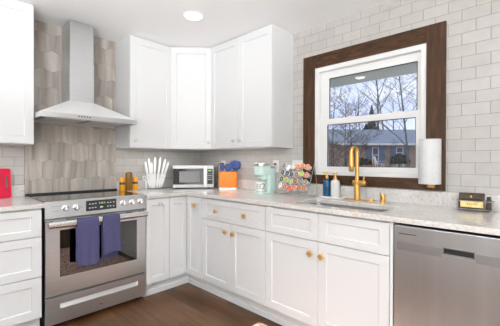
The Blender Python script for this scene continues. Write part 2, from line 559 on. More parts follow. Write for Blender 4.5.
struct('gasket', ringframe(bmesh.new(), gx0, gx1, 1.170-1.093, 1.530-1.093, .005, .008, .0138), M_gasket, ls)
for sx in (-.14, .22):
    struct('sash_latch', B(gc+sx-.03, gc+sx+.03, -.003, .012, 1.5803-1.093, 1.588-1.093), M_vinyl, ls, bevel=.002)

# ------------------------------------------------------------------ cabinets
KNOB_N = [0]


def crystal_knob(parent, x, z, y=-.02):
    bm = bmesh.new()
    lathe(bm, [(.006, 0), (.005, .010), (.012, .014), (.0165, .022), (.0150, .029), (.008, .032)], 12, Matrix.Translation((x, y, z)) @ Matrix.Rotation(R(90), 4, 'X'))
    return obj('knob', bm, M_crystal, parent, label='clear faceted round knob')


def square_knob(parent, x, z, clear=False, y=-.02, tilt=0):
    bm = bmesh.new()
    Mx = Matrix.Translation((x, y, z)) @ Matrix.Rotation(tilt, 4, 'Y')
    box(bm, -.0165, .0165, -.028, -.012, -.0165, .0165, Mx)
    k = obj('knob', bm, M_crystal if clear else M_gold, parent, bevel=.002, label='frosted clear square knob' if clear else 'gold square knob')
    b2 = bmesh.new()
    cyl(b2, (x, y, z), (x, y-.012, z), .008, .008, 12)
    obj('knob_stem', b2, M_crystal if not clear else M_gold, k)
    return k


def wall_cab(name, label, x0, x1, doors, rz=0, loc=(0, 0, 0), knobs=(), depth=.302, z0=1.3387, z1=2.401, group='white wall cabinets'):
    """doors: list of (x0,x1); local front at y=-depth for the carcass, back at y=-.003"""
    t = thing(name, label, 'cabinet', loc, rz, group)
    obj('carcass', B(x0, x1, -depth, -.003, z0, z1), M_white, t, bevel=.001)
    obj('top_rail', B(x0+.001, x1-.001, -depth-.004, -.01, z1, ZC-.002), M_white, t)
    for k, (a, b) in enumerate(doors):
        d = obj('door', shaker(a+.0015, b-.0015, z0+.004, z1-.006), M_white, t, loc=(0, -depth, 0), bevel=.0012)
        if k < len(knobs) and knobs[k]: crystal_knob(d, *knobs[k])
    return t


wall_cab('wall_cabinet', 'white shaker wall cabinet at the far left edge beside the range hood', -2.29, -1.8262, [(-2.29, -1.8262)])
wall_cab('wall_cabinet', 'single-door white wall cabinet immediately right of the range hood', -1.0616, -.6095, [(-1.0616, -.6095)], knobs=[(-1.017, 1.412)])
wall_cab('wall_cabinet', 'double-door white wall cabinet between the diagonal corner cabinet and the window', .6095, 1.443, [(.6095, 1.0235), (1.0235, 1.443)], RB, knobs=[(.972, 1.412), (1.055, 1.412)])
# diagonal corner cabinet
t = thing('corner_wall_cabinet', 'white diagonal corner wall cabinet above the microwave', 'cabinet', (0, 0, 0), 0, 'white wall cabinets')
o5 = [(-.003, -.003), (-.6085, -.003), (-.6085, -.302), (-.302, -.6085), (-.003, -.6085)]
obj('carcass', prism(bmesh.new(), o5, 1.3387, 2.401), M_white, t, bevel=.001)
obj('top_rail', prism(bmesh.new(), [(-.01, -.01), (-.607, -.01), (-.607, -.306), (-.306, -.607), (-.01, -.607)], 2.401, ZC-.002), M_white, t)
dw = math.hypot(.3065, .3065)
d = obj('door', shaker(-dw/2+.006, dw/2-.006, 1.343, 2.395), M_white, t, loc=(-.455, -.455, 0), rot=(0, 0, R(-45)), bevel=.0012)
crystal_knob(d, dw/2-.035, 1.412)

# base cabinets -----------------------------------------------------------
ZB, ZT = .118, .884


def base_shell(t, x0, x1, depth=.618, hollow=False):
    if hollow:
        cells(bm := bmesh.new(), [x0, x0+.018, x1-.018, x1], [-depth, -depth+.018, -.022, -.004], lambda i, j: not (i == 1 and j == 1), ZB, ZT-.001)
        obj('carcass', bm, M_white, t)
        obj('cabinet_floor', B(x0+.018, x1-.018, -depth+.018, -.022, ZB, ZB+.018), M_white, t)
    else:
        obj('carcass', B(x0, x1, -depth, -.004, ZB, ZT-.001), M_white, t)
    obj('toe_kick', B(x0, x1, -.575, -.004, 0, ZB), M_white, t)


def front(t, name, x0, x1, z0, z1, w=.057, wz=None, y=-.618):
    return obj(name, shaker(x0+.0015, x1-.0015, z0, z1, w=w, wz=wz), M_white, t, loc=(0, y, 0), bevel=.0012)


GB = 'white base cabinets'
t = thing('base_cabinet', 'white three-drawer base cabinet left of the range under the red board', 'cabinet', (0, 0, 0), 0, GB)
base_shell(t, -2.44, -1.847)
front(t, 'drawer', -2.44, -1.847, .688, .872, wz=.045)
front(t, 'drawer', -2.44, -1.847, .408, .682)
front(t, 'drawer', -2.44, -1.847, .1225, .402)
t = thing('base_cabinet', 'narrow white base cabinet between the range and the corner, clear square knob', 'cabinet', (0, 0, 0), 0, GB)
base_shell(t, -1.062, -.8325)
square_knob(front(t, 'door', -1.062, -.8325, .1225, .872, w=.05, wz=.057), -.935, .824, True)
# corner cabinet with a folding door on both sides of the inside corner
t = thing('corner_base_cabinet', 'white corner base cabinet with folding door in the inside corner of the counters', 'cabinet', (0, 0, 0), 0, GB)
obj('carcass', prism(bmesh.new(), [(-.004, -.004), (-.8315, -.004), (-.8315, -.618), (-.618, -.618), (-.618, -.873), (-.004, -.873)], ZB, ZT-.001), M_white, t)
obj('toe_kick', prism(bmesh.new(), [(-.004, -.004), (-.8315, -.004), (-.8315, -.575), (-.575, -.575), (-.575, -.873), (-.004, -.873)], 0, ZB), M_white, t)
front(t, 'door', -.8315, -.6395, .1225, .872, w=.045, wz=.057)
d = obj('door', shaker(.6395+.0015, .873-.0015, .1225, .872, w=.05, wz=.057), M_white, t, loc=(-.618, 0, 0), rot=(0, 0, RB), bevel=.0012)
square_knob(d, .765, .795)
t = thing('base_cabinet', 'white base cabinet with one wide two-knob drawer over two doors', 'cabinet', (0, 0, 0), RB, GB)
base_shell(t, .8755, 1.6485)
d = front(t, 'drawer', .8755, 1.6485, .692, .872, wz=.045)
square_knob(d, 1.083, .775); square_knob(d, 1.434, .775)
d1 = front(t, 'door', .8755, 1.262, .1225, .686)
d2 = front(t, 'door', 1.262, 1.6485, .1225, .686)
square_knob(d1, 1.208, .614, tilt=R(20)); square_knob(d2, 1.283+.02, .610, tilt=R(20))
t = thing('sink_cabinet', 'white sink base cabinet with two blank top panels beside the dishwasher', 'cabinet', (0, 0, 0), RB, GB)
base_shell(t, 1.6495, 2.5575, hollow=True)
front(t, 'top_panel', 1.6495, 2.1036, .692, .872, wz=.045)
front(t, 'top_panel', 2.1036, 2.5575, .692, .872, wz=.045)
d1 = front(t, 'door', 1.6495, 2.1036, .1225, .686)
d2 = front(t, 'door', 2.1036, 2.5575, .1225, .686)
square_knob(d1, 2.052, .603, tilt=R(45)); square_knob(d2, 2.135, .601, tilt=R(45))
obj('end_panel', B(2.559, 2.576, -.636, -.004, 0, ZT-.001), M_white, t)

# white baseboard along the toe kicks
struct('baseboard_back', B(-1.06, -.563, -.587, -.576, 0, .045), M_white, bevel=.003)
struct('baseboard_right', B(-.587, -.576, -2.556, -.589, 0, .045), M_white, bevel=.003)

# ------------------------------------------------------------------ countertops
CZ0, CZ1 = .884, .914
t = thing('countertop', 'long L-shaped speckled quartz countertop with the sink cut into it', 'countertop')
SX0, SX1, SY0, SY1 = -.545, -.235, -2.475, -1.845
xs = [-1.061, -.655, SX0, SX1, -.002]
ys = [-3.2, SY0, SY1, -.655, -.002]
obj('slab', cells(bmesh.new(), xs, ys, lambda i, j: not (i == 0 and j < 3) and not (i == 2 and j == 1), CZ0, CZ1), M_quartz, t, bevel=.003)
o = obj('stone_upstand', B(-1.061, -.0215, -.021, -.002, CZ1+.0002, 1.0115), M_quartz, bevel=.0015)
tag(o, 'low quartz upstand strip along the back wall behind knives and microwave', 'upstand', 'stone upstands')
o = obj('stone_upstand', B(-.021, -.002, -3.2, -.002, CZ1+.0002, 1.0115), M_quartz, bevel=.0015)
tag(o, 'long quartz upstand strip along the window wall behind the sink', 'upstand', 'stone upstands')
t = thing('countertop', 'short quartz countertop left of the range holding the red board', 'countertop')
obj('slab', B(-2.44, -1.831, -.655, -.002, CZ0, CZ1), M_quartz, t, bevel=.003)
o = obj('stone_upstand', B(-2.44, -1.831, -.021, -.002, CZ1+.0002, 1.0115), M_quartz, bevel=.0015)
tag(o, 'short quartz upstand strip behind the red board left of the range', 'upstand', 'stone upstands')

# undermount sink
t = thing('sink', 'stainless steel undermount sink set into the countertop below the window', 'sink', (-.39, -2.16, .884))
M_sink = noise_mat('satin_sink_steel', [(.3, (.34, .335, .33)), (.7, (.42, .415, .41))], (1, 1, 40), 4, 3, .42, .85)
bm = bmesh.new()
a, b = (SX1-SX0)/2+.004, (SY1-SY0)/2+.004
loops = []
for (z, inset, r) in ((-.001, -.018, .05), (-.001, 0, .04), (-.17, .012, .05), (-.19, .03, .06), (-.192, .06, .06)):
    loops.append([bm.verts.new((x, y, z)) for x, y in rrect(-a+inset, a-inset, -b+inset, b-inset, r, 6)])
for p, q in zip(loops, loops[1:]):
    for k in range(len(p)):
        j = (k+1) % len(p); bm.faces.new((p[k], p[j], q[j], q[k]))
bm.faces.new(loops[-1])
bowl = obj('bowl', bm, M_sink, t, smooth=True)
sm = bowl.modifiers.new('thick', 'SOLIDIFY'); sm.thickness = .0015; sm.offset = 1
bm = lathe(bmesh.new(), [(.045, -.1905), (.045, -.188), (.034, -.187), (.030, -.1895)], 24)
obj('drain', bm, M_steel_dk, t)

# ------------------------------------------------------------------ range
SXC = -1.4455
t = thing('kitchen_range', 'stainless steel slide-in electric range with blue towels on its handle', 'range', (SXC, -.634, 0))
H = .3815
obj('body', B(-.379, .379, .03, .612, .035, .893), M_steel_dk, t)
obj('cooktop', B(-.3805, .3805, .035, .585, .9145, .922), M_black, t, bevel=.002)
ct = t.children[-1] if t.children else t
obj('rear_trim', B(-.3805, .3805, .586, .612, .893, .936), M_blackp, t, bevel=.003)
obj('cooktop_frame', B(-.381, .381, .012, .585, .893, .9143), M_steel, t, bevel=.002)
# control panel, slightly leaning back
out = [(.0, .800), (.03, .800), (.03, .921), (.016, .921), (.010, .916)]
cp = obj('control_panel', prism(bmesh.new(), out, -H, H, YZ), M_steel, t, bevel=.002)


def yp(z): return .010*(z-.8)/.116


for x in (-.2495, -.1755, .181, .2585, .331):
    z = .866
    Mk = Matrix.Translation((x, yp(z), z)) @ Matrix.Rotation(R(90-5), 4, 'X')
    k = obj('knob', lathe(bmesh.new(), [(.024, 0), (.024, .004), (.020, .006), (.018, .028), (.016, .031)], 24, Mk), M_steel_br, cp, smooth=True)
    b2 = box(bmesh.new(), -.0045, .0045, -.017, .017, .031, .039, Mk)
    obj('grip', b2, M_steel_br, k, bevel=.001)
    b2 = box(bmesh.new(), -.001, .001, .004, .015, .0391, .0396, Mk)
    obj('pointer', b2, M_ink, k)
dp_ = obj('display', B(-.1115, .1215, -.002, .006, .827, .906, M=Matrix.Rotation(0, 4, 'X')), M_black, cp, bevel=.001)
for (x, z) in [(-.085, .880), (-.064, .880), (-.042, .882), (-.085, .850), (-.064, .850), (-.042, .851), (.052, .880), (.073, .880), (.098, .881), (.052, .851), (.073, .851), (.098, .850)]:
    obj('key_mark', B(x-.006, x+.006, -.0026, -.0021, z-.003, z+.003), M_pale, dp_)
for x in (-.012, .002, .012, .026):
    obj('display_digit', B(x-.004, x+.004, -.0026, -.0021, .876, .890), M_green, dp_)
obj('key_mark', B(-.008, .014, -.0026, -.0021, .846, .856), M_pale, dp_)
for z, w in ((.884, .030), (.852, .027)):
    for k in range(5):
        x = -.335 + k*w*.45
        obj('panel_print', B(x-.0045, x+.0035, yp(z)-.0005, yp(z)+.0005, z-.002, z+.002), M_inkg, cp)
# oven door: frame with a big dark window, handle on two posts
od = obj('oven_door', cells(bmesh.new(), [-H+.002, -.2885, .2985, H-.002], [.243, .369, .710, .787], lambda i, j: not (i == 1 and j == 1), 0, .03, XZ), M_steel, t, bevel=.002)
obj('window_glass', B(-.292, .302, .0025, .006, .365, .714), glass_mat('oven_glass', (.10, .095, .09), .13), od)
obj('window_liner', B(-.30, .31, .0295, .0305, .36, .72), M_black, od)
obj('window_border', ringframe(bmesh.new(), -.2885, .2985, .369, .710, .030, .0062, .009), M_blackp, od)
for z in (.47, .585):
    bm = bmesh.new()
    tube(bm, [(-.25, .012, z), (.27, .012, z)], .0035, 8)
    obj('oven_rack', bm, M_steel_br, od)
for x in (-.36, -.22, -.06, .10, .23, .335):
    obj('vent_slot', B(x-.028, x+.028, -.0008, .002, .7775, .7825), M_blackp, od)
hb = bmesh.new()
ho = []
for k in range(16):
    a = 2*PI*k/16; ho.append((-.058+.0125*math.cos(a), .760+.0235*math.sin(a)))
prism(hb, ho, -.372, .366, YZ)
hd = obj('handle', hb, M_steel_br, od, bevel=.002, smooth=True)
for x in (-.345, .338):
    obj('handle_post', B(x-.013, x+.013, -.055, .0, .751, .769), M_steel_br, hd, bevel=.003)
# storage drawer with a long finger slot
dr = obj('drawer', cells(bmesh.new(), [-H+.002, -.2865, .3065, H-.002], [.036, .143, .180, .226], lambda i, j: not (i == 1 and j == 1), 0, .028, XZ), M_steel, t, bevel=.002)
obj('finger_slot', prism(bmesh.new(), [(.001, .143), (.028, .143), (.028, .1755), (.018, .1755)], -.2865, .3065, YZ), M_steel, dr)
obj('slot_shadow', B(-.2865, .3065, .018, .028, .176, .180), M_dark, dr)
em = obj('badge', lathe(bmesh.new(), [(.008, 0), (.0075, .0012)], 16, Matrix.Translation((-.0, 0, .085)) @ Matrix.Rotation(R(90), 4, 'X')), M_steel_br, dr)
for x in (-.33, .33):
    for y in (.06, .55):
        obj('foot', lathe(bmesh.new(), [(.018, 0), (.018, .01), (.010, .012), (.010, .036)], 12, Matrix.Translation((x, y, 0))), M_blackp, t)
for cx, cy, r in ((-.2, .17, .09), (.2, .17, .10), (-.2, .42, .075), (.2, .42, .075)):
    bm = bmesh.new()
    n = 40
    ri = [bm.verts.new((cx+r*math.cos(2*PI*k/n), cy+r*math.sin(2*PI*k/n), .9222)) for k in range(n)]
    ro = [bm.verts.new((cx+(r+.003)*math.cos(2*PI*k/n), cy+(r+.003)*math.sin(2*PI*k/n), .9222)) for k in range(n)]
    for k in range(n): bm.faces.new((ri[k], ri[(k+1) % n], ro[(k+1) % n], ro[k]))
    obj('burner_ring', bm, M_dark, t)


def towel(label, x0, x1, zf, zb, seed):
    """cloth folded over the oven handle: front fall to zf, back fall to zb"""
    rnd = random.Random(seed)
    yc, zc, ra, rb = -.692, .760, .0175, .0285
    prof = []
    N = 22
    for k in range(N): prof.append((yc-ra-.003*math.sin(PI*k/N)*0-.004*(1-k/N), zf+(zc-zf)*k/N, 1-k/N))
    for k in range(9):
        a = PI-PI*k/8
        prof.append((yc+ra*math.cos(a), zc+rb*math.sin(a), 0))
    for k in range(1, N): prof.append((yc+ra+.002, zc+(zb-zc)*k/(N-1), -k/N))
    bm = bmesh.new()
    n = 22
    rows = []
    for (y, z, s) in prof:
        row = []
        for i in range(n+1):
            u = i/n
            x = x0+(x1-x0)*u + .004*s*(u-.5) + .002*math.sin(z*31+seed)*abs(s)
            f = .0045*math.sin(u*2*PI*1.3+seed)*abs(s) + .0025*noise.noise(Vector((u*4+seed, z*11, 0)))*abs(s)
            dz = .004*math.sin(u*5+seed)*abs(s)
            row.append(bm.verts.new((x, y-abs(f)*1.2 if s >= 0 else y+max(0, f)*.3, z+dz)))
        rows.append(row)
    for p, q in zip(rows, rows[1:]):
        for i in range(n): bm.faces.new((p[i], p[i+1], q[i+1], q[i]))
    o = obj('dish_towel', bm, M_towel, smooth=True)
    s = o.modifiers.new('thick', 'SOLIDIFY'); s.thickness = .0045; s.offset = 0
    # the woven hem line near the front edge
    h = bmesh.new()
    return tag(o, label, 'towel', 'blue towels on the oven handle')


towel('longer blue towel on the oven handle, left of the two', -1.641, -1.489, .432, .46, 1.3)
towel('shorter narrower blue towel on the oven handle, right of the two', -1.459, -1.326, .492, .440, 4.1)

# ------------------------------------------------------------------ range hood
t = thing('range_hood', 'stainless steel pyramid range hood with tall square chimney', 'range hood', (-1.447, 0, 1.543))
LX0, LX1, LY = -.376, .376, -.482
bm = bmesh.new()
LY1 = -.013
cells(bm, [LX0, LX0+.02, LX1-.02, LX1], [LY, LY+.02, LY1-.02, LY1], lambda i, j: not (i == 1 and j == 1), 0, .040)
lip = obj('lip', bm, M_steel, t, bevel=.0015)
obj('underside_panel', B(LX0+.02, LX1-.02, LY+.02, LY1-.02, .012, .018), M_steel_dk, t)
for x in (-.17, .17):
    f = obj('grease_filter', B(x-.15, x+.15, LY+.09, LY1-.06, .004, .0118), M_steel, t, bevel=.002)
for x in (-.28, .28):
    obj('hood_lamp', lathe(bmesh.new(), [(.028, 0), (.028, .006)], 18, Matrix.Translation((x, LY+.055, .0058))), M_crystal, t)
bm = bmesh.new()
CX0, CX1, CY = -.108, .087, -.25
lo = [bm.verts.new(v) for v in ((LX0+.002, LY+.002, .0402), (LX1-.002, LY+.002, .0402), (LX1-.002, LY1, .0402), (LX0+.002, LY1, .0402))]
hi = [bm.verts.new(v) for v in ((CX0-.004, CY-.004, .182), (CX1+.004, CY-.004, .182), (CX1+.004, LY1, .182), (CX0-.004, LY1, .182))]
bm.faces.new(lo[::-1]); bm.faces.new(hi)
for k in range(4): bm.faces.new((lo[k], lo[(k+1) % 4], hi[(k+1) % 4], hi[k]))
obj('canopy', bm, M_canopy, t, bevel=.002, label='sloping steel canopy with its bright reflection painted white')
ch = obj('chimney', B(CX0, CX1, CY, LY1, .182, .52), M_steel, t, bevel=.0015)
obj('chimney_sleeve', B(CX0+.003, CX1-.003, CY+.003, LY1, .52, ZC-1.543-.001), M_steel, t, bevel=.0015)
for k in range(5):
    x = -.095+k*.0205
    obj('button', lathe(bmesh.new(), [(.0062, 0), (.0055, .003)], 12, Matrix.Translation((x-.015, LY, .0235)) @ Matrix.Rotation(R(90), 4, 'X')), M_dark, lip)

# ------------------------------------------------------------------ dishwasher
M_band = mat('grey_steel_band', (.40, .40, .405), .38, 1.)
t = thing('dishwasher', 'stainless steel dishwasher under the counter at the right edge', 'dishwasher', (0, -2.88, 0), RB)
DX0, DX1 = -.298, .298
obj('tub', B(DX0+.005, DX1-.005, -.60, -.03, .09, .868), M_dark, t)
dd = obj('door_panel', cells(bmesh.new(), [DX0, -.064, .066, DX1], [.105, .7555, .788, .869], lambda i, j: not (i == 1 and j == 1), -.640, -.602, XZ), M_steelv, t, bevel=.003)
obj('handle_pocket', B(-.064, .066, -.622, -.603, .7555, .788), M_blackp, dd)
obj('handle_rim', ringframe(bmesh.new(), -.066, .068, .7535, .790, .005, -.6415, -.632), M_steel_dk, dd, bevel=.001)
obj('trim_band', B(DX0+.016, -.067, -.6412, -.6400, .739, .783), M_band, dd)
obj('trim_band', B(.069, DX1-.016, -.6412, -.6400, .739, .783), M_band, dd)
obj('vent_slit', B(DX0+.022, DX0+.112, -.6406, -.639, .8245, .8285), M_blackp, dd)
obj('kick_plate', B(DX0, DX1, -.56, -.54, 0, .10), M_dark, t)

# ------------------------------------------------------------------ faucet and brass fittings
FX, FY = -.105, -2.12
t = thing('faucet', 'tall brass pull-down kitchen faucet behind the sink', 'faucet', (FX, FY, CZ1))
obj('deck_plate', prism(bmesh.new(), rrect(-.027, .027, -.125, .125, .026), 0, .005), M_brass, t, bevel=.0015)
obj('base_post', lathe(bmesh.new(), [(.027, .005), (.027, .010), (.022, .013), (.022, .150), (.019, .153)], 24), M_brass, t, smooth=True)
obj('valve_body', cyl(bmesh.new(), (0, .032, .135), (0, -.062, .135), .0205, .0205, 24), M_brass, t, bevel=.002, smooth=True)
lv = obj('lever', tube(bmesh.new(), [(0, -.050, .150), (0, -.056, .185)], .006, 10), M_brass, t, smooth=True)
obj('lever_hub', cyl(bmesh.new(), (0, -.062, .135), (0, -.072, .135), .017, .015, 20), M_brass, lv)
pts = [(0, 0, .15), (0, 0, .25), (0, 0, .35)]
ra = .028
for k in range(1, 13):
    a = PI*k/12
    pts.append((-ra+ra*math.cos(a), 0.0+.020*(1-math.cos(a))/2, .372+ra*1.15*math.sin(a)))
pts.append((-2*ra-.001, .02, .345))
obj('spout', tube(bmesh.new(), pts, .0145, 14), M_brass, t, smooth=True)
obj('spray_head', lathe(bmesh.new(), [(.0150, 0), (.0185, .004), (.0205, .05), (.0175, .11), (.0150, .135)], 20, Matrix.Translation((-2*ra, .02, .222))), M_brass, t, smooth=True)

t = thing('soap_dispenser', 'short brass soap dispenser cap on the counter right of the faucet', 'soap dispenser', (-.095, -2.312, CZ1))
obj('flange', lathe(bmesh.new(), [(.026, 0), (.026, .004), (.020, .006)], 24), M_brass, t)
bb = obj('cap', lathe(bmesh.new(), [(.019, .006), (.019, .040), (.017, .042), (.017, .060), (.015, .063)], 24), M_brass, t, smooth=True)
obj('vent_slot', B(-.0195, -.016, -.004, .004, .022, .046), M_dark, bb)
t = thing('sink_stopper', 'flat round brass air switch on the deck between faucet and soap cap', 'switch', (-.085, -2.223, CZ1+.0052))
obj('stopper_disc', lathe(bmesh.new(), [(.022, 0), (.022, .006), (.014, .008), (.012, .014), (.008, .015)], 24), M_brass, t, smooth=True)

# ------------------------------------------------------------------ soap bottles on a tray
o = obj('soap_tray', prism(bmesh.new(), rrect(-.115, -.03, -1.985, -1.785, .01), CZ1, CZ1+.010), mat('white_marble_tray', (.80, .79, .77), .25), bevel=.002)
tag(o, 'thin white tray under the two soap bottles beside the faucet', 'tray')


def soap(label, x, y, M, h, r):
    t = thing('soap_bottle', label, 'bottle', (x, y, CZ1+.0105), R(-55), 'soap bottles on the tray')
    obj('bottle_body', lathe(bmesh.new(), [(r*.92, 0), (r, .006), (r, h*.80), (r*.93, h*.89), (r*.60, h*.96), (r*.42, h)], 24), M, t, smooth=True)
    p = obj('pump', lathe(bmesh.new(), [(r*.46, h), (r*.46, h+.020), (r*.22, h+.022), (r*.20, h+.040), (r*.36, h+.042), (r*.34, h+.056)], 16), M_brass, t, smooth=True)
    obj('nozzle', tube(bmesh.new(), [(0, 0, h+.050), (-.028, 0, h+.051), (-.036, 0, h+.045)], .005, 8), M_brass, p, smooth=True)
    return t


soap('deep blue soap bottle with gold pump on the white tray', -.075, -1.842, M_teal, .148, .033)
soap('white soap bottle with gold pump on the tray beside the faucet', -.070, -1.917, M_soapw, .142, .037)

# ------------------------------------------------------------------ paper towel roll on the casing
t = thing('paper_towel_roll', 'upright white paper towel roll at the right side of the window', 'paper towels', (-.093, -2.617, 1.066))
bm = bmesh.new()
n = 48
ro, rin = .0655, .021
rings = []
for r, z in ((rin, 0), (ro-.002, 0), (ro, .003), (ro, .293), (ro-.002, .296), (rin, .296)):
    rings.append([bm.verts.new(((r+(.0018*(k/n) if r > .03 else 0))*math.cos(2*PI*k/n), (r+(.0018*(k/n) if r > .03 else 0))*math.sin(2*PI*k/n), z)) for k in range(n)])
rings.append(rings[0])
for p, q in zip(rings, rings[1:]):
    for k in range(n):
        bm.faces.new((p[k], p[(k+1) % n], q[(k+1) % n], q[k]))
obj('paper', bm, M_paper, t, smooth=True)
bm = bmesh.new(); cyl(bm, (0, 0, .001), (0, 0, .295), .0205, .0205, 20, False)
obj('core_tube', bm, mat('cardboard', (.45, .33, .22), .9), t, smooth=True)
t = thing('paper_towel_holder', 'brass paper towel holder screwed to the dark window casing', 'holder', (-.021, -2.617, 1.05))
obj('rod', tube(bmesh.new(), [(-.072, 0, 0), (-.072, 0, .30)], .006, 10), M_brass, t, smooth=True)
obj('arm', tube(bmesh.new(), [(-.001, 0, 0), (-.076, 0, 0)], .0065, 10), M_brass, t, smooth=True)
obj('rod_knob', lathe(bmesh.new(), [(.010, -.008), (.014, -.003), (.014, .006), (.008, .010)], 16, Matrix.Translation((-.072, 0, 0))), M_brass, t, smooth=True)
obj('wall_rosette', cyl(bmesh.new(), (0, 0, 0), (-.007, 0, 0), .017, .015, 20), M_brass, t)

# ------------------------------------------------------------------ things left of the range
bm = bmesh.new()
cbw, cbh = .25, .238
slot = rrect(cbw-.037, cbw-.020, .085, .175, .0082, 6)
outl = rrect(0, cbw, 0, cbh, .016, 6)
cu = bpy.data.curves.new('board_curve', 'CURVE'); cu.dimensions = '2D'; cu.fill_mode = 'BOTH'; cu.extrude = .005
for pts_ in (outl, slot):
    s = cu.splines.new('POLY'); s.points.add(len(pts_)-1); s.use_cyclic_u = True
    for p, (x, y) in zip(s.points, pts_): p.co = (x, y, 0, 1)
tmp = bpy.data.objects.new('board_curve', cu); COL.objects.link(tmp); bpy.context.view_layer.update()
me = tmp.to_mesh(); bm.from_mesh(me); tmp.to_mesh_clear(); bpy.data.objects.remove(tmp); bpy.data.curves.remove(cu)
bmesh.ops.remove_doubles(bm, verts=bm.verts[:], dist=1e-5)
o = obj('cutting_board', bm, M_red, loc=(-2.177, -.075, CZ1+.0012), rot=(R(79), 0, 0), bevel=.0015)
tag(o, 'red plastic cutting board with a slot handle leaning on the tiles', 'cutting board')

# ------------------------------------------------------------------ shakers and amber jar
def shaker_pot(label, x, y):
    t = thing('spice_shaker', label, 'shaker', (x, y, CZ1), 0, 'yellow shakers beside the range')
    obj('lower_body', lathe(bmesh.new(), [(.025, 0), (.027, .003), (.027, .060), (.0252, .062)], 20), M_yellow, t, smooth=True)
    obj('band', lathe(bmesh.new(), [(.0255, .062), (.0255, .086)], 20), M_brown, t, smooth=True)
    obj('top', lathe(bmesh.new(), [(.025, .086), (.027, .088), (.027, .122), (.023, .132), (.010, .136)], 20), M_yellow, t, smooth=True)


shaker_pot('yellow-orange shaker with dark band on the left of the amber jar', -1.034, -.095)
shaker_pot('yellow-orange shaker with dark band on the right of the amber jar', -.893, -.085)
t = thing('amber_jar', 'tall brown amber jar with rounded top between two yellow shakers', 'jar', (-.975, -.118, CZ1))
obj('jar_body', lathe(bmesh.new(), [(.031, 0), (.034, .004), (.034, .150), (.033, .156)], 24), M_amber, t, smooth=True)
obj('lid', lathe(bmesh.new(), [(.034, .156), (.035, .158), (.033, .176), (.024, .184), (.010, .187)], 24), M_amber, t, smooth=True)

# ------------------------------------------------------------------ knife stand, knives, scissors
KS = Vector((-.672, -.125, CZ1))
KR = R(-29)
t = thing('knife_stand', 'clear acrylic fan-shaped stand holding the white knives', 'knife stand', KS, KR)
fan = [(-.058, 0), (.058, 0), (.105, .165), (.10, .185), (-.10, .185), (-.105, .165)]
obj('front_bar', B(-.098, .098, -.022, -.019, .150, .172), M_acryl, t)
obj('back_plate', prism(bmesh.new(), fan, .019, .022, XZ), M_acryl, t, bevel=.001)
obj('spacer_bar', B(-.088, .088, -.0188, .0188, .120, .126), M_acryl, t)
obj('stand_foot', B(-.085, .085, -.045, .050, 0, .004), M_acryl, t)
KN = []
for xt, xb, zt, y in ((-.117, -.062, .294, -.004), (-.080, -.046, .331, .004), (-.051, -.036, .286, -.010), (-.014, -.022, .344, .002), (.041, .002, .344, -.006), (.093, .022, .327, .003), (.125, .040, .292, -.004)):
    KN.append((xb+(xt-xb)*.165/zt, math.degrees(math.atan2(xt-xb, zt)), zt, y))
KL = ['shortest white knife at the far left of the fan', 'second white knife from the left in the fan', 'shorter white knife third from the left in the fan', 'tall middle white knife of the fan', 'tall white knife just right of the middle of the fan', 'second white knife from the right in the fan', 'short white knife leaning out at the far right of the fan']
for (x, ang, top, y), lab in zip(KN, KL):
    a = R(ang)
    hl = .125 if top > .3 else .105
    base = Vector((x, y, .165))                 # where the knife leaves the stand
    d = Vector((math.sin(a), 0, math.cos(a)))
    k = thing('kitchen_knife', lab, 'knife', KS + Matrix.Rotation(KR, 3, 'Z') @ base, KR, 'white knives in the acrylic stand')
    Mk = Matrix.Rotation(a, 4, 'Y')
    hgt = (top-.165)/math.cos(a)
    ho = [(-.010, 0), (.010, 0), (.0105, .02), (.0135, hgt*.45), (.0135, hgt*.75), (.009, hgt*.96), (.003, hgt), (-.006, hgt*.97), (-.0115, hgt*.78), (-.011, hgt*.4)]
    obj('handle', prism(bmesh.new(), ho, -.0065, .0065, Mk @ XZ), M_knife, k, bevel=.003)
    L = min(.160, .160/math.cos(a))
    bo = [(-.014, 0), (.014, 0), (.014, -L*.6), (.004, -L), (-.001, -L), (-.0145, -L*.7)]
    obj('blade', prism(bmesh.new(), bo, -.001, .001, Mk @ XZ), M_knife, k)
t = thing('kitchen_scissors', 'white handled scissors standing at the left foot of the knife stand', 'scissors', KS + Matrix.Rotation(KR, 3, 'Z') @ Vector((-.105, -.012, .001)), KR)
for s in (-1, 1):
    ctr = Vector((s*.020, 0, .118)); pts = []
    for k in range(17):
        a = 2*PI*k/16; pts.append((ctr.x+.014*math.cos(a), 0, ctr.z+.021*math.sin(a)))
    obj('finger_loop', tube(bmesh.new(), pts, .0045, 8), M_knife, t, smooth=True)
    obj('blade', prism(bmesh.new(), [(s*.012, .100), (s*.006, .100), (-s*.001, .06), (s*.001, .0), (s*.007, .0), (s*.009, .06)], -.0015*s-.0014, -.0015*s+.0014, XZ), M_knife, t)

# ------------------------------------------------------------------ microwave
MR = math.atan2(-.261, .358)
nrm = Vector((.261, .358, 0)).normalized()
mc = Vector((-.348, -.346, CZ1)) - nrm*.055
t = thing('microwave_oven', 'small stainless and black microwave oven set across the counter corner', 'microwave', mc, MR)
mw, mh, md = .218, .252, .285
obj('casing', B(-mw, mw, .004, md, .012, mh), mat('microwave_grey', (.34, .33, .32), .4, .6), t, bevel=.004)
face = obj('front_frame', B(-mw, mw, -.006, .0038, .012, mh), mat('microwave_front_steel', (.55, .54, .53), .4, .6), t, bevel=.003)
X = lambda px: -mw+(px-47)/373*2*mw
Z = lambda py: .012+(250-py)/195*(mh-.012)
dr = obj('door', B(X(50), X(325), -.014, -.0062, Z(222), Z(82)), M_black, t, bevel=.002)
obj('door_window', B(X(105), X(290), -.0148, -.0141, Z(202), Z(107)), M_mesh, dr)
hd = obj('handle', B(X(330), X(353), -.030, -.018, Z(246), Z(58)), M_steel, t, bevel=.004)
for z in (Z(235), Z(70)):
    obj('handle_post', B(X(335), X(348), -.019, -.006, z-.006, z+.006), M_steel_br, hd)
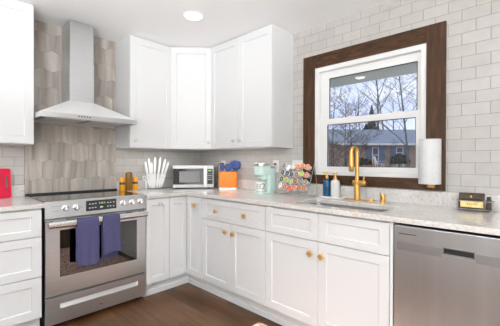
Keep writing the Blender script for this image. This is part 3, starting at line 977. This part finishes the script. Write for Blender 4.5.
cp = obj('control_panel', B(X(361), X(411), -.0105, -.0062, Z(220), Z(84)), M_blackp, t, bevel=.001)
obj('display', B(X(366), X(399), -.0112, -.0106, Z(108), Z(93)), M_green, cp)
for j in range(4):
    for i in range(3):
        x, z = X(369+i*13), Z(128+j*17)
        obj('button', B(x-.004, x+.006, -.0112, -.0106, z-.004, z+.004), M_pale if j in (1, 3) else M_inkg, cp)
for k in range(6):
    x = X(165+k*12); obj('logo_mark', B(x, x+.008, -.0066, -.0061, Z(240), Z(234)), M_inkg, face)
for x in (-.17, .17):
    for y in (.04, .24): obj('foot', cyl(bmesh.new(), (x, y, 0), (x, y, .0118), .012, .012, 12), M_blackp, t)

# ------------------------------------------------------------------ orange crock and utensils
oc = Vector((-.150, -.695, CZ1)); OR = R(-43)
t = thing('utensil_holder', 'bright orange rectangular utensil holder with white base against the tiles', 'utensil holder', oc, OR)
bm = bmesh.new()
o1, o2 = rrect(-.098, .098, -.048, .048, .018, 5), rrect(-.092, .092, -.042, .042, .014, 5)
L_ = [[bm.verts.new((x, y, z)) for x, y in o] for o, z in ((o1, .020), (o1, .186), (o2, .186), (o2, .026))]
for p, q in zip(L_, L_[1:]):
    for k in range(len(p)): bm.faces.new((p[k], p[(k+1) % len(p)], q[(k+1) % len(p)], q[k]))
bm.faces.new(L_[0][::-1]); bm.faces.new(L_[-1])
obj('crock', bm, M_orange, t, smooth=True)
obj('base_rim', prism(bmesh.new(), rrect(-.096, .096, -.046, .046, .017, 5), 0, .0198), M_knife, t)


def utensil(name, label, off, lean, head, M):
    k = thing(name, label, 'utensil', oc + Matrix.Rotation(OR, 3, 'Z') @ Vector(off), OR, 'blue utensils in the orange holder')
    Mx = Matrix.Rotation(lean, 4, 'Y')
    obj('handle', tube(bmesh.new(), [Mx @ Vector((0, 0, 0)), Mx @ Vector((0, 0, .10)), Mx @ Vector((0, 0, .185))], .0065, 8), M, k, smooth=True)
    rx, ry, rz_, dz = head
    bm = bmesh.new()
    bmesh.ops.create_uvsphere(bm, u_segments=18, v_segments=12, radius=1)
    for v in bm.verts:
        q = v.co
        dent = .6*ry*max(0, 1-(q.x**2+q.z**2)) if q.y < 0 else 0
        v.co = Mx @ Vector((q.x*rx, q.y*ry+dent, q.z*rz_+.185+dz))
    obj('head', bm, M, k, smooth=True)


utensil('serving_spoon', 'large blue spoon head rising highest at right of the orange holder', (.034, .012, .028), R(9), (.058, .016, .050, .050), M_navy)
utensil('slotted_spoon', 'blue round spoon standing left of the big spoon in the orange holder', (-.010, -.018, .028), R(3), (.042, .014, .042, .022), M_navy)
utensil('ladle', 'blue ladle head at the far right over the orange holder rim', (.050, -.014, .028), R(12), (.038, .018, .046, .048), M_navy)
utensil('spatula', 'dark indigo pointed spatula at the left end of the orange holder', (-.052, 0, .028), R(-3), (.025, .010, .040, .022), M_indigo)

# ------------------------------------------------------------------ coffee maker and mug
t = thing('coffee_maker', 'mint green single-serve coffee maker with silver top', 'coffee maker', (-.088, -1.253, CZ1), RB)
cw = .058
obj('base_plate', prism(bmesh.new(), rrect(-cw, cw, -.215, 0, .045, 8), 0, .020), M_mint, t, bevel=.003, smooth=True)
obj('column', prism(bmesh.new(), rrect(-cw, cw, -.110, 0, .025, 5), .020, .232), M_mint, t, bevel=.004, smooth=True)
obj('neck', prism(bmesh.new(), rrect(-cw+.010, cw-.010, -.17, -.05, .035, 6), .135, .175), M_mint, t, smooth=True)
hd = obj('brew_head', prism(bmesh.new(), rrect(-cw-.002, cw+.002, -.215, -.055, .05, 8), .172, .254), M_mint, t, bevel=.006, smooth=True)
obj('lid_ring', prism(bmesh.new(), rrect(-cw-.004, cw+.004, -.217, -.060, .05, 8), .254, .282), M_steel_br, hd, bevel=.004, smooth=True)
obj('tank_lid', prism(bmesh.new(), rrect(-cw+.006, cw-.006, -.052, -.004, .012, 5), .232, .252), M_inkg, t, bevel=.003, smooth=True)
obj('drip_tray', prism(bmesh.new(), rrect(-.045, .045, -.205, -.105, .04, 8), .020, .0225), M_steel_dk, t)
t = thing('coffee_mug', 'white mug with black lettering standing on the coffee maker base', 'mug', (-.088-.164, -1.253, CZ1+.0228), RB)
bm = bmesh.new()
lathe(bm, [(.043, 0), (.047, .004), (.048, .084), (.045, .084), (.044, .008)], 28)
mb = obj('mug_body', bm, M_knife, t, smooth=True)
hp = [(-.0, .043, .064), (0, .062, .066), (0, .072, .050), (0, .064, .026), (0, .043, .018)]
obj('handle', tube(bmesh.new(), [(y*-.2, y*.98, z) for _, y, z in hp], .0055, 8), M_knife, t, smooth=True)


def wrap_text(s, size, ang, z, r, M):
    bm = text_bm(s, size)
    for v in bm.verts:
        a = ang + v.co.x/r
        rr = r + .0006 + v.co.z
        v.co = Vector((rr*math.cos(a), rr*math.sin(a), z+v.co.y))
    return obj('lettering', bm, M, mb)


# lettering faces the room: local -y is the front, local +x is the side seen from the camera
wrap_text('2', .085, R(-14), .042, .048, M_ink)
for z in (.062, .046, .030):
    for k in range(4):
        a = R(-92+k*15)
        bm = bmesh.new()
        Mt = Matrix.Rotation(a, 4, 'Z') @ Matrix.Translation((.0482, 0, z))
        box(bm, -.0002, .0006, -.004, .004, -.005, .005, Mt)
        obj('print_mark', bm, M_inkg, mb)

# ------------------------------------------------------------------ coffee pod rack
def lidmat(name, c): return mat('pod_lid_'+name, c, .4)


LC = {'orange': (.80, .20, .035), 'lime green': (.42, .52, .05), 'black': (.03, .03, .04), 'dark blue': (.05, .06, .12), 'grey': (.20, .19, .19), 'white': (.72, .70, .67),
      'red': (.70, .09, .04), 'brown': (.24, .10, .05), 'dark green': (.07, .11, .05), 'yellow green': (.50, .47, .06), 'rust': (.48, .13, .04), 'grey brown': (.26, .17, .13)}
LM = {k: lidmat(k.replace(' ', '_'), v) for k, v in LC.items()}
ROWS = [['grey', 'white', 'white', 'orange', 'orange', 'orange'],
        ['black', 'dark blue', 'black', 'brown', 'lime green', 'orange'],
        ['dark green', 'yellow green', 'lime green', 'brown', 'grey brown', 'grey brown'],
        ['white', 'red', 'red', 'red', 'rust', 'rust']]
ORD = ['first', 'second', 'third', 'fourth', 'fifth', 'last']
RN = ['top', 'second', 'third', 'bottom']
WIG = [[1, -1, 0, 0, 1, 0], [1, 0, -1, -1, 0, -1], [1, 0, -1, 0, 0, -1], [1, 0, -1, 0, .5, 0]]
nl = Vector((-.90, .10, .30)).normalized()
q = nl.to_track_quat('Z', 'Y').to_matrix().to_4x4()
rows_geo = []
proto = None
rk = thing('pod_rack', 'grey wire easel rack filled with coffee pods in four rows', 'rack', (-.10, -1.545, CZ1))
for r in range(4):
    f = r/3
    x = -.112-.075*f; z = 1.166-.060*r
    for c in range(6):
        y = -1.418-.0507*c-.015*f
        zz = z + WIG[r][c]*.009
        col = ROWS[r][c]
        lab = f'{col} lidded coffee pod, {ORD[c]} from left in {RN[r]} row of wire rack'
        p = thing('coffee_pod', lab, 'coffee pod', (x, y, zz), 0, 'coffee pods in the wire rack')
        if proto is None:
            Mq = q
            c0 = obj('cup', lathe(bmesh.new(), [(.0165, -.044), (.0175, -.042), (.0225, -.004), (.0255, -.003), (.0255, 0)], 18, Mq), M_soapw, p, smooth=True)
            l0 = obj('lid', lathe(bmesh.new(), [(.0225, .0001), (.0205, .0009)], 18, Mq), LM[col], p)
            l1 = obj('lid_print', lathe(bmesh.new(), [(.0050, .00095), (.0046, .0014)], 10, Mq), M_knife, l0)
            proto = (c0.data, l0.data, l1.data)
        else:
            cc = bpy.data.objects.new('cup', proto[0]); COL.objects.link(cc); cc.parent = p
            me = proto[1].copy(); me.materials[0] = LM[col]
            ll = bpy.data.objects.new('lid', me); COL.objects.link(ll); ll.parent = p
            lp = bpy.data.objects.new('lid_print', proto[2]); COL.objects.link(lp); lp.parent = ll
            if col == 'white':
                pass
    # two rails under each row of pods
    yl, yr = -1.39+1.545-.015*f, -1.70+1.545-.015*f
    for dx, dz in ((.004, -.030), (.040, -.041)):
        obj('shelf_rail', tube(bmesh.new(), [(x+.10+dx, yl, z-CZ1+dz), (x+.10+dx, yr, z-CZ1+dz)], .0018, 6), M_wire, rk)
for y in (-1.387+1.545, -1.722+1.545):
    obj('side_upright', tube(bmesh.new(), [(-.105, y-.012, .002), (-.085, y-.01, .06), (.022, y, .275)], .0024, 8), M_wire, rk)
    obj('rear_leg', tube(bmesh.new(), [(.022, y, .275), (.055, y-.004, .10), (.060, y-.006, .002)], .0024, 8), M_wire, rk)
    obj('foot_rail', tube(bmesh.new(), [(-.105, y-.012, .002), (.060, y-.006, .002)], .002, 6), M_wire, rk)
obj('base_rail', tube(bmesh.new(), [(-.105, -1.387+1.533, .002), (-.105, -1.722+1.533, .002)], .002, 6), M_wire, rk)

# ------------------------------------------------------------------ wall plates and cord
def outlet(label, y, z, w=.075, h=.118, sockets=True):
    t = thing('wall_outlet' if sockets else 'light_switch', label, 'outlet' if sockets else 'switch', (0, y, z), RB)
    pl = obj('face_plate', B(-w/2, w/2, -.006, -.0005, -h/2, h/2), M_plate, t, bevel=.002)
    if sockets:
        for s in (-1, 1):
            so = obj('socket', prism(bmesh.new(), rrect(-.017, .017, s*.021-.014, s*.021+.014, .008), -.0075, -.0062, XZ), M_plate, pl)
            for dx in (-.006, .006): obj('socket_slot', B(dx-.0012, dx+.0012, -.0080, -.0074, s*.021-.004, s*.021+.006), M_ink, so)
    else:
        for dx in (-.023, .023):
            obj('rocker', B(dx-.0165, dx+.0165, -.0095, -.0062, -.033, .033), M_plate, pl, bevel=.001)
    return t


outlet('ivory wall outlet with a black plug above the orange holder', -.452, 1.162)
outlet('ivory wall outlet partly behind the coffee maker', -1.235, 1.165)
outlet('ivory double rocker light switch on the tiles next to the window', -1.492, 1.165, w=.115, sockets=False)
t = thing('power_cord', 'black plug and cord running from the outlet down behind the microwave', 'cord', (0, -.452, 1.183), RB)
obj('plug', B(-.015, .015, -.042, -.0082, -.013, .013), M_blackp, t, bevel=.004)
obj('cable', tube(bmesh.new(), [(0, -.040, .0), (-.004, -.055, .0), (-.012, -.068, -.010), (-.018, -.074, -.04), (-.022, -.072, -.10), (-.028, -.070, -.18), (-.06, -.066, -.255), (-.11, -.055, -.264)], .0038, 8), M_blackp, t, smooth=True)
t = thing('coffee_cord_plug', 'small dark plug in the outlet above the coffee maker', 'plug', (0, -1.235, 1.186), RB)
obj('plug_body', B(-.010, .010, -.030, -.0082, -.010, .010), M_dark, t, bevel=.003)

# ------------------------------------------------------------------ tea tin caddy at the right end
t = thing('wire_caddy', 'clear-sided wire caddy holding a bronze tin at the right end of the counter', 'caddy', (-.085, -2.865, CZ1), RB+R(4))
hx, hy = .092, .042
for z in (.012, .062):
    pts = [(x, y, z) for x, y in rrect(-hx, hx, -hy, hy, .010, 4)]
    obj('wire_ring', tube(bmesh.new(), pts+pts[:1], .0022, 6), M_wire, t)
for sx in (-1, 1):
    for sy in (-1, 1):
        obj('leg', tube(bmesh.new(), [(sx*(hx-.004), sy*(hy-.003), 0), (sx*(hx-.004), sy*(hy-.003), .064)], .0026, 8), M_wire, t)
obj('caddy_floor', B(-hx+.003, hx-.003, -hy+.003, hy-.003, .0105, .0125), M_acryl, t)
t = thing('tea_tin', 'dark bronze hinged tin with a gold label in the wire caddy', 'tin', (-.085, -2.848, CZ1+.0128), RB+R(4))
obj('tin_body', B(-.062, .062, -.032, .030, 0, .058), M_tin, t, bevel=.003)
ld = obj('lid', prism(bmesh.new(), [(-.034, .0585), (.032, .0585), (.024, .094), (-.022, .096)], -.064, .064, YZ), M_tin, t, bevel=.004)
obj('clasp', B(-.004, .004, -.036, -.030, .070, .082), M_brass, ld, bevel=.001)
lb = obj('label', B(-.055, .060, -.0335, -.0322, .010, .047), M_label, t, label='gold paper label with faint print')
for k in range(5):
    x = -.022+k*.011
    obj('print_mark', B(x, x+.007, -.0341, -.0336, .026, .034), mat('ochre_print', (.45, .27, .05), .6), lb)
obj('side_panel', B(-.0655, -.0625, -.030, .028, .004, .054), M_brown, t)
t = thing('tea_box', 'small dark packet tucked at the right inside the wire caddy', 'packet', (-.088, -2.934, CZ1+.0128), RB+R(4))
obj('packet_body', B(-.012, .012, -.030, .030, 0, .060), M_tin, t, bevel=.004)
obj('packet_top', prism(bmesh.new(), [(-.028, .0602), (.028, .0602), (.004, .078), (-.004, .078)], -.010, .010, YZ), M_blackp, t)

# ------------------------------------------------------------------ rug corner
M_rug = noise_mat('woven_rug', [(.42, (.62, .22, .13)), (.5, (.80, .58, .46)), (.6, (.86, .78, .70))], (1, 1, 1), 38, 2, .95, 0, .5)
o = obj('rug', prism(bmesh.new(), rrect(-1.42, -.672, -2.9, -1.622, .006), .0004, .008), M_rug, bevel=.002)
tag(o, 'peach and cream patterned rug, only its corner showing on the floor', 'rug')

# ------------------------------------------------------------------ ceiling downlights
for (x, y), lab in zip(LAMPS[:2], ['round recessed ceiling light above the corner cabinets', 'round recessed ceiling light seen only as a reflection in the window']):
    t = thing('recessed_light', lab, 'ceiling light', (x, y, ZC), 0, 'recessed ceiling lights')
    bm = bmesh.new()
    n = 36
    rg = []
    for r, z in ((.070, -.004), (.088, -.003), (.090, 0.0), (.070, 0.0)):
        rg.append([bm.verts.new((r*math.cos(2*PI*k/n), r*math.sin(2*PI*k/n), z)) for k in range(n)])
    rg.append(rg[0])
    for p, q_ in zip(rg, rg[1:]):
        for k in range(n): bm.faces.new((p[k], p[(k+1) % n], q_[(k+1) % n], q_[k]))
    obj('trim_ring', bm, M_ceil, t, smooth=True)
    obj('lens', lathe(bmesh.new(), [(.0695, -.005), (.0695, -.001)], n), M_lens, t)

# ------------------------------------------------------------------ outside the window
M_soffit = mat('grey_soffit_paint', (.85, .86, .81), .7)
M_grass = noise_mat('winter_grass', [(.35, (.17, .15, .09)), (.65, (.27, .26, .15))], (1, 1, 1), 1.5, 6, .95)
M_roof = noise_mat('grey_blue_shingle', [(.3, (.20, .235, .27)), (.7, (.30, .335, .375))], (1, 1, 6), 3, 4, .9)
M_bark = noise_mat('bare_bark', [(.3, (.10, .095, .085)), (.7, (.20, .185, .165))], (1, 1, .2), 8, 3, .95)
M_bark2 = noise_mat('brown_bark', [(.3, (.085, .065, .045)), (.7, (.17, .135, .10))], (1, 1, .2), 8, 3, .95)
M_needle = noise_mat('dark_needles', [(.3, (.012, .024, .016)), (.7, (.04, .065, .04))], (1, 1, 1), 3, 3, .95)
M_bush = noise_mat('shrub_leaf', [(.3, (.012, .02, .014)), (.7, (.035, .05, .03))], (1, 1, 1), 5, 3, .9)


def brickmat():
    M = mat('red_brick', (.3, .15, .1), .9)
    n, l, b = nt(M)
    tc = n.new('ShaderNodeTexCoord'); sp = n.new('ShaderNodeSeparateXYZ'); cb = n.new('ShaderNodeCombineXYZ')
    l.new(tc.outputs['Object'], sp.inputs[0]); l.new(sp.outputs['X'], cb.inputs[0]); l.new(sp.outputs['Z'], cb.inputs[1])
    br = n.new('ShaderNodeTexBrick')
    for k, v in (('Scale', 1), ('Brick Width', .22), ('Row Height', .075), ('Mortar Size', .008)): br.inputs[k].default_value = v
    br.inputs['Color1'].default_value = (.44, .27, .20, 1); br.inputs['Color2'].default_value = (.36, .21, .155, 1); br.inputs['Mortar'].default_value = (.38, .34, .30, 1)
    l.new(cb.outputs[0], br.inputs['Vector']); l.new(br.outputs['Color'], b.inputs['Base Color'])
    return M


struct('soffit_board', B(.16, .80, -6.5, 1.5, 2.05, 2.10), M_soffit)
bm = bmesh.new()
gv = [bm.verts.new(v) for v in ((.6, -18, -.7), (.6, 24, -.7), (14, 24, .1), (14, -18, .1), (24, 26, .75), (24, -18, .75), (75, 40, .9), (75, -30, .9), (60, 60, .9))]
for f in ((0, 3, 2, 1), (3, 5, 4, 2), (5, 7, 6, 4), (4, 6, 8)): bm.faces.new([gv[k] for k in f])
g = struct('ground', bm, M_grass)

HR = math.atan2(rt.y, rt.x)
hc = Vector((-2.4304, -3.2035, 0)) + fw*28 + rt*11.5
t = thing('neighbor_house', 'single-storey brick house with grey roof across the yard', 'house', (hc.x, hc.y, .75), HR)
obj('wall', B(-3.9, 9, 0, 6, -.2, 2.15), brickmat(), t)
bm = bmesh.new()
rv = [(-4.35, -.5, 2.05), (9.5, -.5, 2.05), (9.5, 6.5, 2.05), (-4.35, 6.5, 2.05), (-4.35, 3, 3.62), (9.5, 3, 3.62)]
rv = [bm.verts.new(v) for v in rv]
for f in ((0, 1, 5, 4), (2, 3, 4, 5), (0, 4, 3), (1, 2, 5), (3, 2, 1, 0)): bm.faces.new([rv[k] for k in f])
rf = obj('roof', bm, M_roof, t)
obj('fascia', B(-4.35, 9.5, -.53, -.5, 1.90, 2.06), M_soffit, rf)
M_shut = mat('blue_shutter', (.13, .18, .28), .7)
M_hwin = mat('house_white_trim', (.75, .75, .74), .6)
M_hpane = mat('house_window_pane', (.05, .06, .07), .15)
hx_ = lambda px: (px-250)/315.3*28-11.5
for (a, b, z0, z1) in ((372, 378.5, .38, 1.72), (396, 403, .75, 1.75)):
    w = obj('window', ringframe(bmesh.new(), hx_(a), hx_(b), z0, z1, .07, -.05, 0), M_hwin, t)
    obj('pane', B(hx_(a)+.06, hx_(b)-.06, -.02, -.005, z0+.06, z1-.06), M_hpane, w)
    obj('meeting_rail', B(hx_(a)+.06, hx_(b)-.06, -.045, -.021, (z0+z1)/2-.03, (z0+z1)/2+.03), M_hwin, w)
    for s0, s1 in ((hx_(a)-.52, hx_(a)-.03), (hx_(b)+.03, hx_(b)+.52)):
        obj('shutter', B(s0, s1, -.06, 0, z0-.02, z1+.03), M_shut, t)


def garden_chair(label, off, rz):
    p = hc + Vector(rt)*off[0] - fw*off[1]
    t = thing('garden_chair', label, 'chair', (p.x, p.y, .62), rz, 'white garden chairs')
    obj('seat', B(-.28, .28, -.28, .25, .40, .44), M_hwin, t)
    Mb = Matrix.Translation((0, .25, .42)) @ Matrix.Rotation(R(-18), 4, 'X')
    obj('backrest', B(-.28, .28, -.02, .02, 0, .62, M=Mb), M_hwin, t)
    for sx in (-1, 1):
        for y in (-.26, .24): obj('leg', B(sx*.27-.03, sx*.27+.03, y-.03, y+.03, 0, .40), M_hwin, t)
    for sx in (-1, 1): obj('armrest', B(sx*.30-.04, sx*.30+.04, -.3, .28, .60, .63), M_hwin, t)


garden_chair('white garden chair on the lawn left of the house window', (-.9, 2.2), HR+R(50))
garden_chair('white garden chair on the lawn right of the house window', (.75, 2.0), HR-R(50))


def bush(label, p, r, h, seed, n=260, M=M_bush, name='shrub'):
    rnd = random.Random(seed)
    t = thing(name, label, 'shrub', p)
    bm = bmesh.new()
    for _ in range(n*3):
        a, b, c = rnd.uniform(0, 2*PI), rnd.uniform(-.2, 1), rnd.random()**.4
        s = math.sqrt(max(0, 1-min(1, abs(b))**2))
        o = Vector((r*s*c*math.cos(a), r*s*c*math.sin(a), h*.45+h*.55*b*c))
        d = Vector((rnd.gauss(0, 1), rnd.gauss(0, 1), rnd.gauss(0, 1))).normalized()
        e = d.cross(Vector((rnd.gauss(0, 1), rnd.gauss(0, 1), rnd.gauss(0, 1)))).normalized()
        L, w = r*.16, r*.09
        bm.faces.new([bm.verts.new(v) for v in (o-d*L, o+e*w, o+d*L, o-e*w)])
    obj('foliage', bm, M, t)
    st = bmesh.new()
    tube(st, [(0, 0, -.1), (0, 0, h*.4)], r*.06, 6)
    obj('stem', st, M_bark, t)


def bare_tree(name, label, p, h, r, seed, levels=4, spread=.5, first=.3, M=None, nb=4, lean=0):
    rnd = random.Random(seed)
    t = thing(name, label, 'tree', p)
    tr, br = bmesh.new(), bmesh.new()

    def grow(o, d, L, rad, lv, bm):
        pts, rr = [o.copy()], [rad]
        k = 4 if lv < 2 else 3
        q = o.copy(); dd = d.copy()
        for i in range(k):
            n_ = .045 if lv == 0 else .15
            dd = (dd + Vector((rnd.gauss(0, n_), rnd.gauss(0, n_), rnd.gauss(.03, .06)))).normalized()
            q = q + dd*L/k
            pts.append(q.copy()); rr.append(rad*(1-.75*(i+1)/k))
        tube(bm, pts, rad, 6 if lv == 0 else 4 if lv == 1 else 3, rr)
        if lv >= levels: return
        n = nb if lv else nb+5
        for i in range(n):
            f = first+(1-first)*(i+rnd.random())/n if lv == 0 else .2+.8*(i+rnd.random())/n
            j = min(int(f*k), k-1); u = f*k-j
            b = pts[j].lerp(pts[j+1], min(u, 1))
            a = rnd.uniform(0, 2*PI)
            e = (dd*.55 + Vector((math.cos(a), math.sin(a), .25))*spread*1.6).normalized()
            grow(b, e, L*rnd.uniform(.32, .52), max(rr[j]*.5, .006), lv+1, br)
    grow(Vector((0, 0, -.2)), Vector((lean, 0, 1)).normalized(), h, r, 0, tr)
    obj('trunk', tr, M or M_bark, t)
    if br.faces: obj('branches', br, M or M_bark, t)
    else: br.free()
    return t


def conifer(label, p, h, r, seed):
    rnd = random.Random(seed)
    t = thing('conifer_tree', label, 'tree', p)
    bm = bmesh.new()
    for _ in range(5000):
        f = rnd.random()
        rad = r*(1-f)*(.45+.55*rnd.random())
        a = rnd.uniform(0, 2*PI)
        o = Vector((rad*math.cos(a), rad*math.sin(a), h*(.12+.88*f)-rad*.2))
        d = Vector((math.cos(a), math.sin(a), -.35+rnd.gauss(0, .2))).normalized()
        e = d.cross(Vector((0, 0, 1))).normalized()
        L, w = r*.13*(1.2-f), r*.035
        bm.faces.new([bm.verts.new(v) for v in (o-d*L, o+e*w, o+d*L, o-e*w)])
    obj('foliage', bm, M_needle, t)
    obj('trunk', tube(bmesh.new(), [(0, 0, -.3), (0, 0, h*.6), (0, 0, h*.97)], .1, 6, [r*.08, r*.05, .01]), M_bark, t)


def at(px, D, z):
    p = Vector((-2.4304, -3.2035, 0)) + fw*D + rt*((px-250)/315.3*D)
    return (p.x, p.y, z)


bush('rounded dark evergreen shrub at the right in front of the brick house', at(400, 24, .65), .72, 1.15, 3)
bush('low dark shrub at the foot of the brick wall by the chairs', at(362, 26.5, .7), .8, .8, 5)
conifer('short pointed conifer rising behind the roof ridge', at(371.5, 40, .8), 7.6, 2.0, 7)
conifer('broad dark conifer just over the left part of the roof', at(366, 44, .8), 5.6, 3.6, 8)
conifer('low dark conifer standing above the roof near its middle', at(378, 46, .8), 5.4, 2.6, 18)
bare_tree('bare_tree', 'tall straight bare trunk left of two behind the roof', at(378.5, 42, .8), 13, .20, 11, 2, .25, .55, nb=3)
bare_tree('bare_tree', 'thinner straight bare trunk right of two behind the roof', at(385, 43, .8), 12, .13, 12, 2, .25, .5, nb=3)
bare_tree('bare_tree', 'large spreading bare tree at the right edge of the window view', at(409, 21, .5), 8.6, .085, 13, 4, .6, .2, nb=6)
bare_tree('bare_tree', 'bushy bare tree at the left edge of the window view', at(334, 17, .1), 4.6, .05, 14, 4, .6, .1, M_bark2, nb=5)
bare_tree('bare_tree', 'bare tree second from the left in the window view', at(345, 20, .2), 5.0, .05, 15, 4, .55, .12, M_bark2, nb=5)
bare_tree('bare_tree', 'slim bare tree leaning by the left end of the house', at(360, 38, .75), 8.6, .10, 16, 3, .4, .3, nb=4)
bare_tree('bare_tree', 'far bare tree between the big tree and the straight trunks', at(394, 45, .8), 9, .14, 17, 3, .5, .25, nb=4)
bare_tree('bare_tree', 'far bare tree behind the left end of the roof', at(352, 44, .8), 8.5, .13, 19, 3, .5, .2, nb=5)
bare_tree('twiggy_shrub', 'brown tangled leafless shrub low at the left of the lower pane', at(333, 14, .05), 2.0, .06, 21, 4, .9, .05, M_bark2, nb=5)
bare_tree('twiggy_shrub', 'brown tangled leafless shrub before the left end of the house', at(346, 16, .1), 2.1, .06, 22, 4, .9, .05, M_bark2, nb=5)
bare_tree('twiggy_shrub', 'leafless shrub behind the faucet in front of the house', at(356, 18, .2), 1.9, .05, 23, 4, .9, .05, M_bark2, nb=5)
bare_tree('twiggy_shrub', 'leafless shrub right of the garden chairs by the brick wall', at(389, 24, .6), 2.2, .04, 24, 4, .9, .05, M_bark, nb=4)
bare_tree('bare_tree', 'bare tree crossing the left half of the house roof', at(356, 22, .3), 5.2, .06, 25, 4, .55, .15, M_bark2, nb=5)
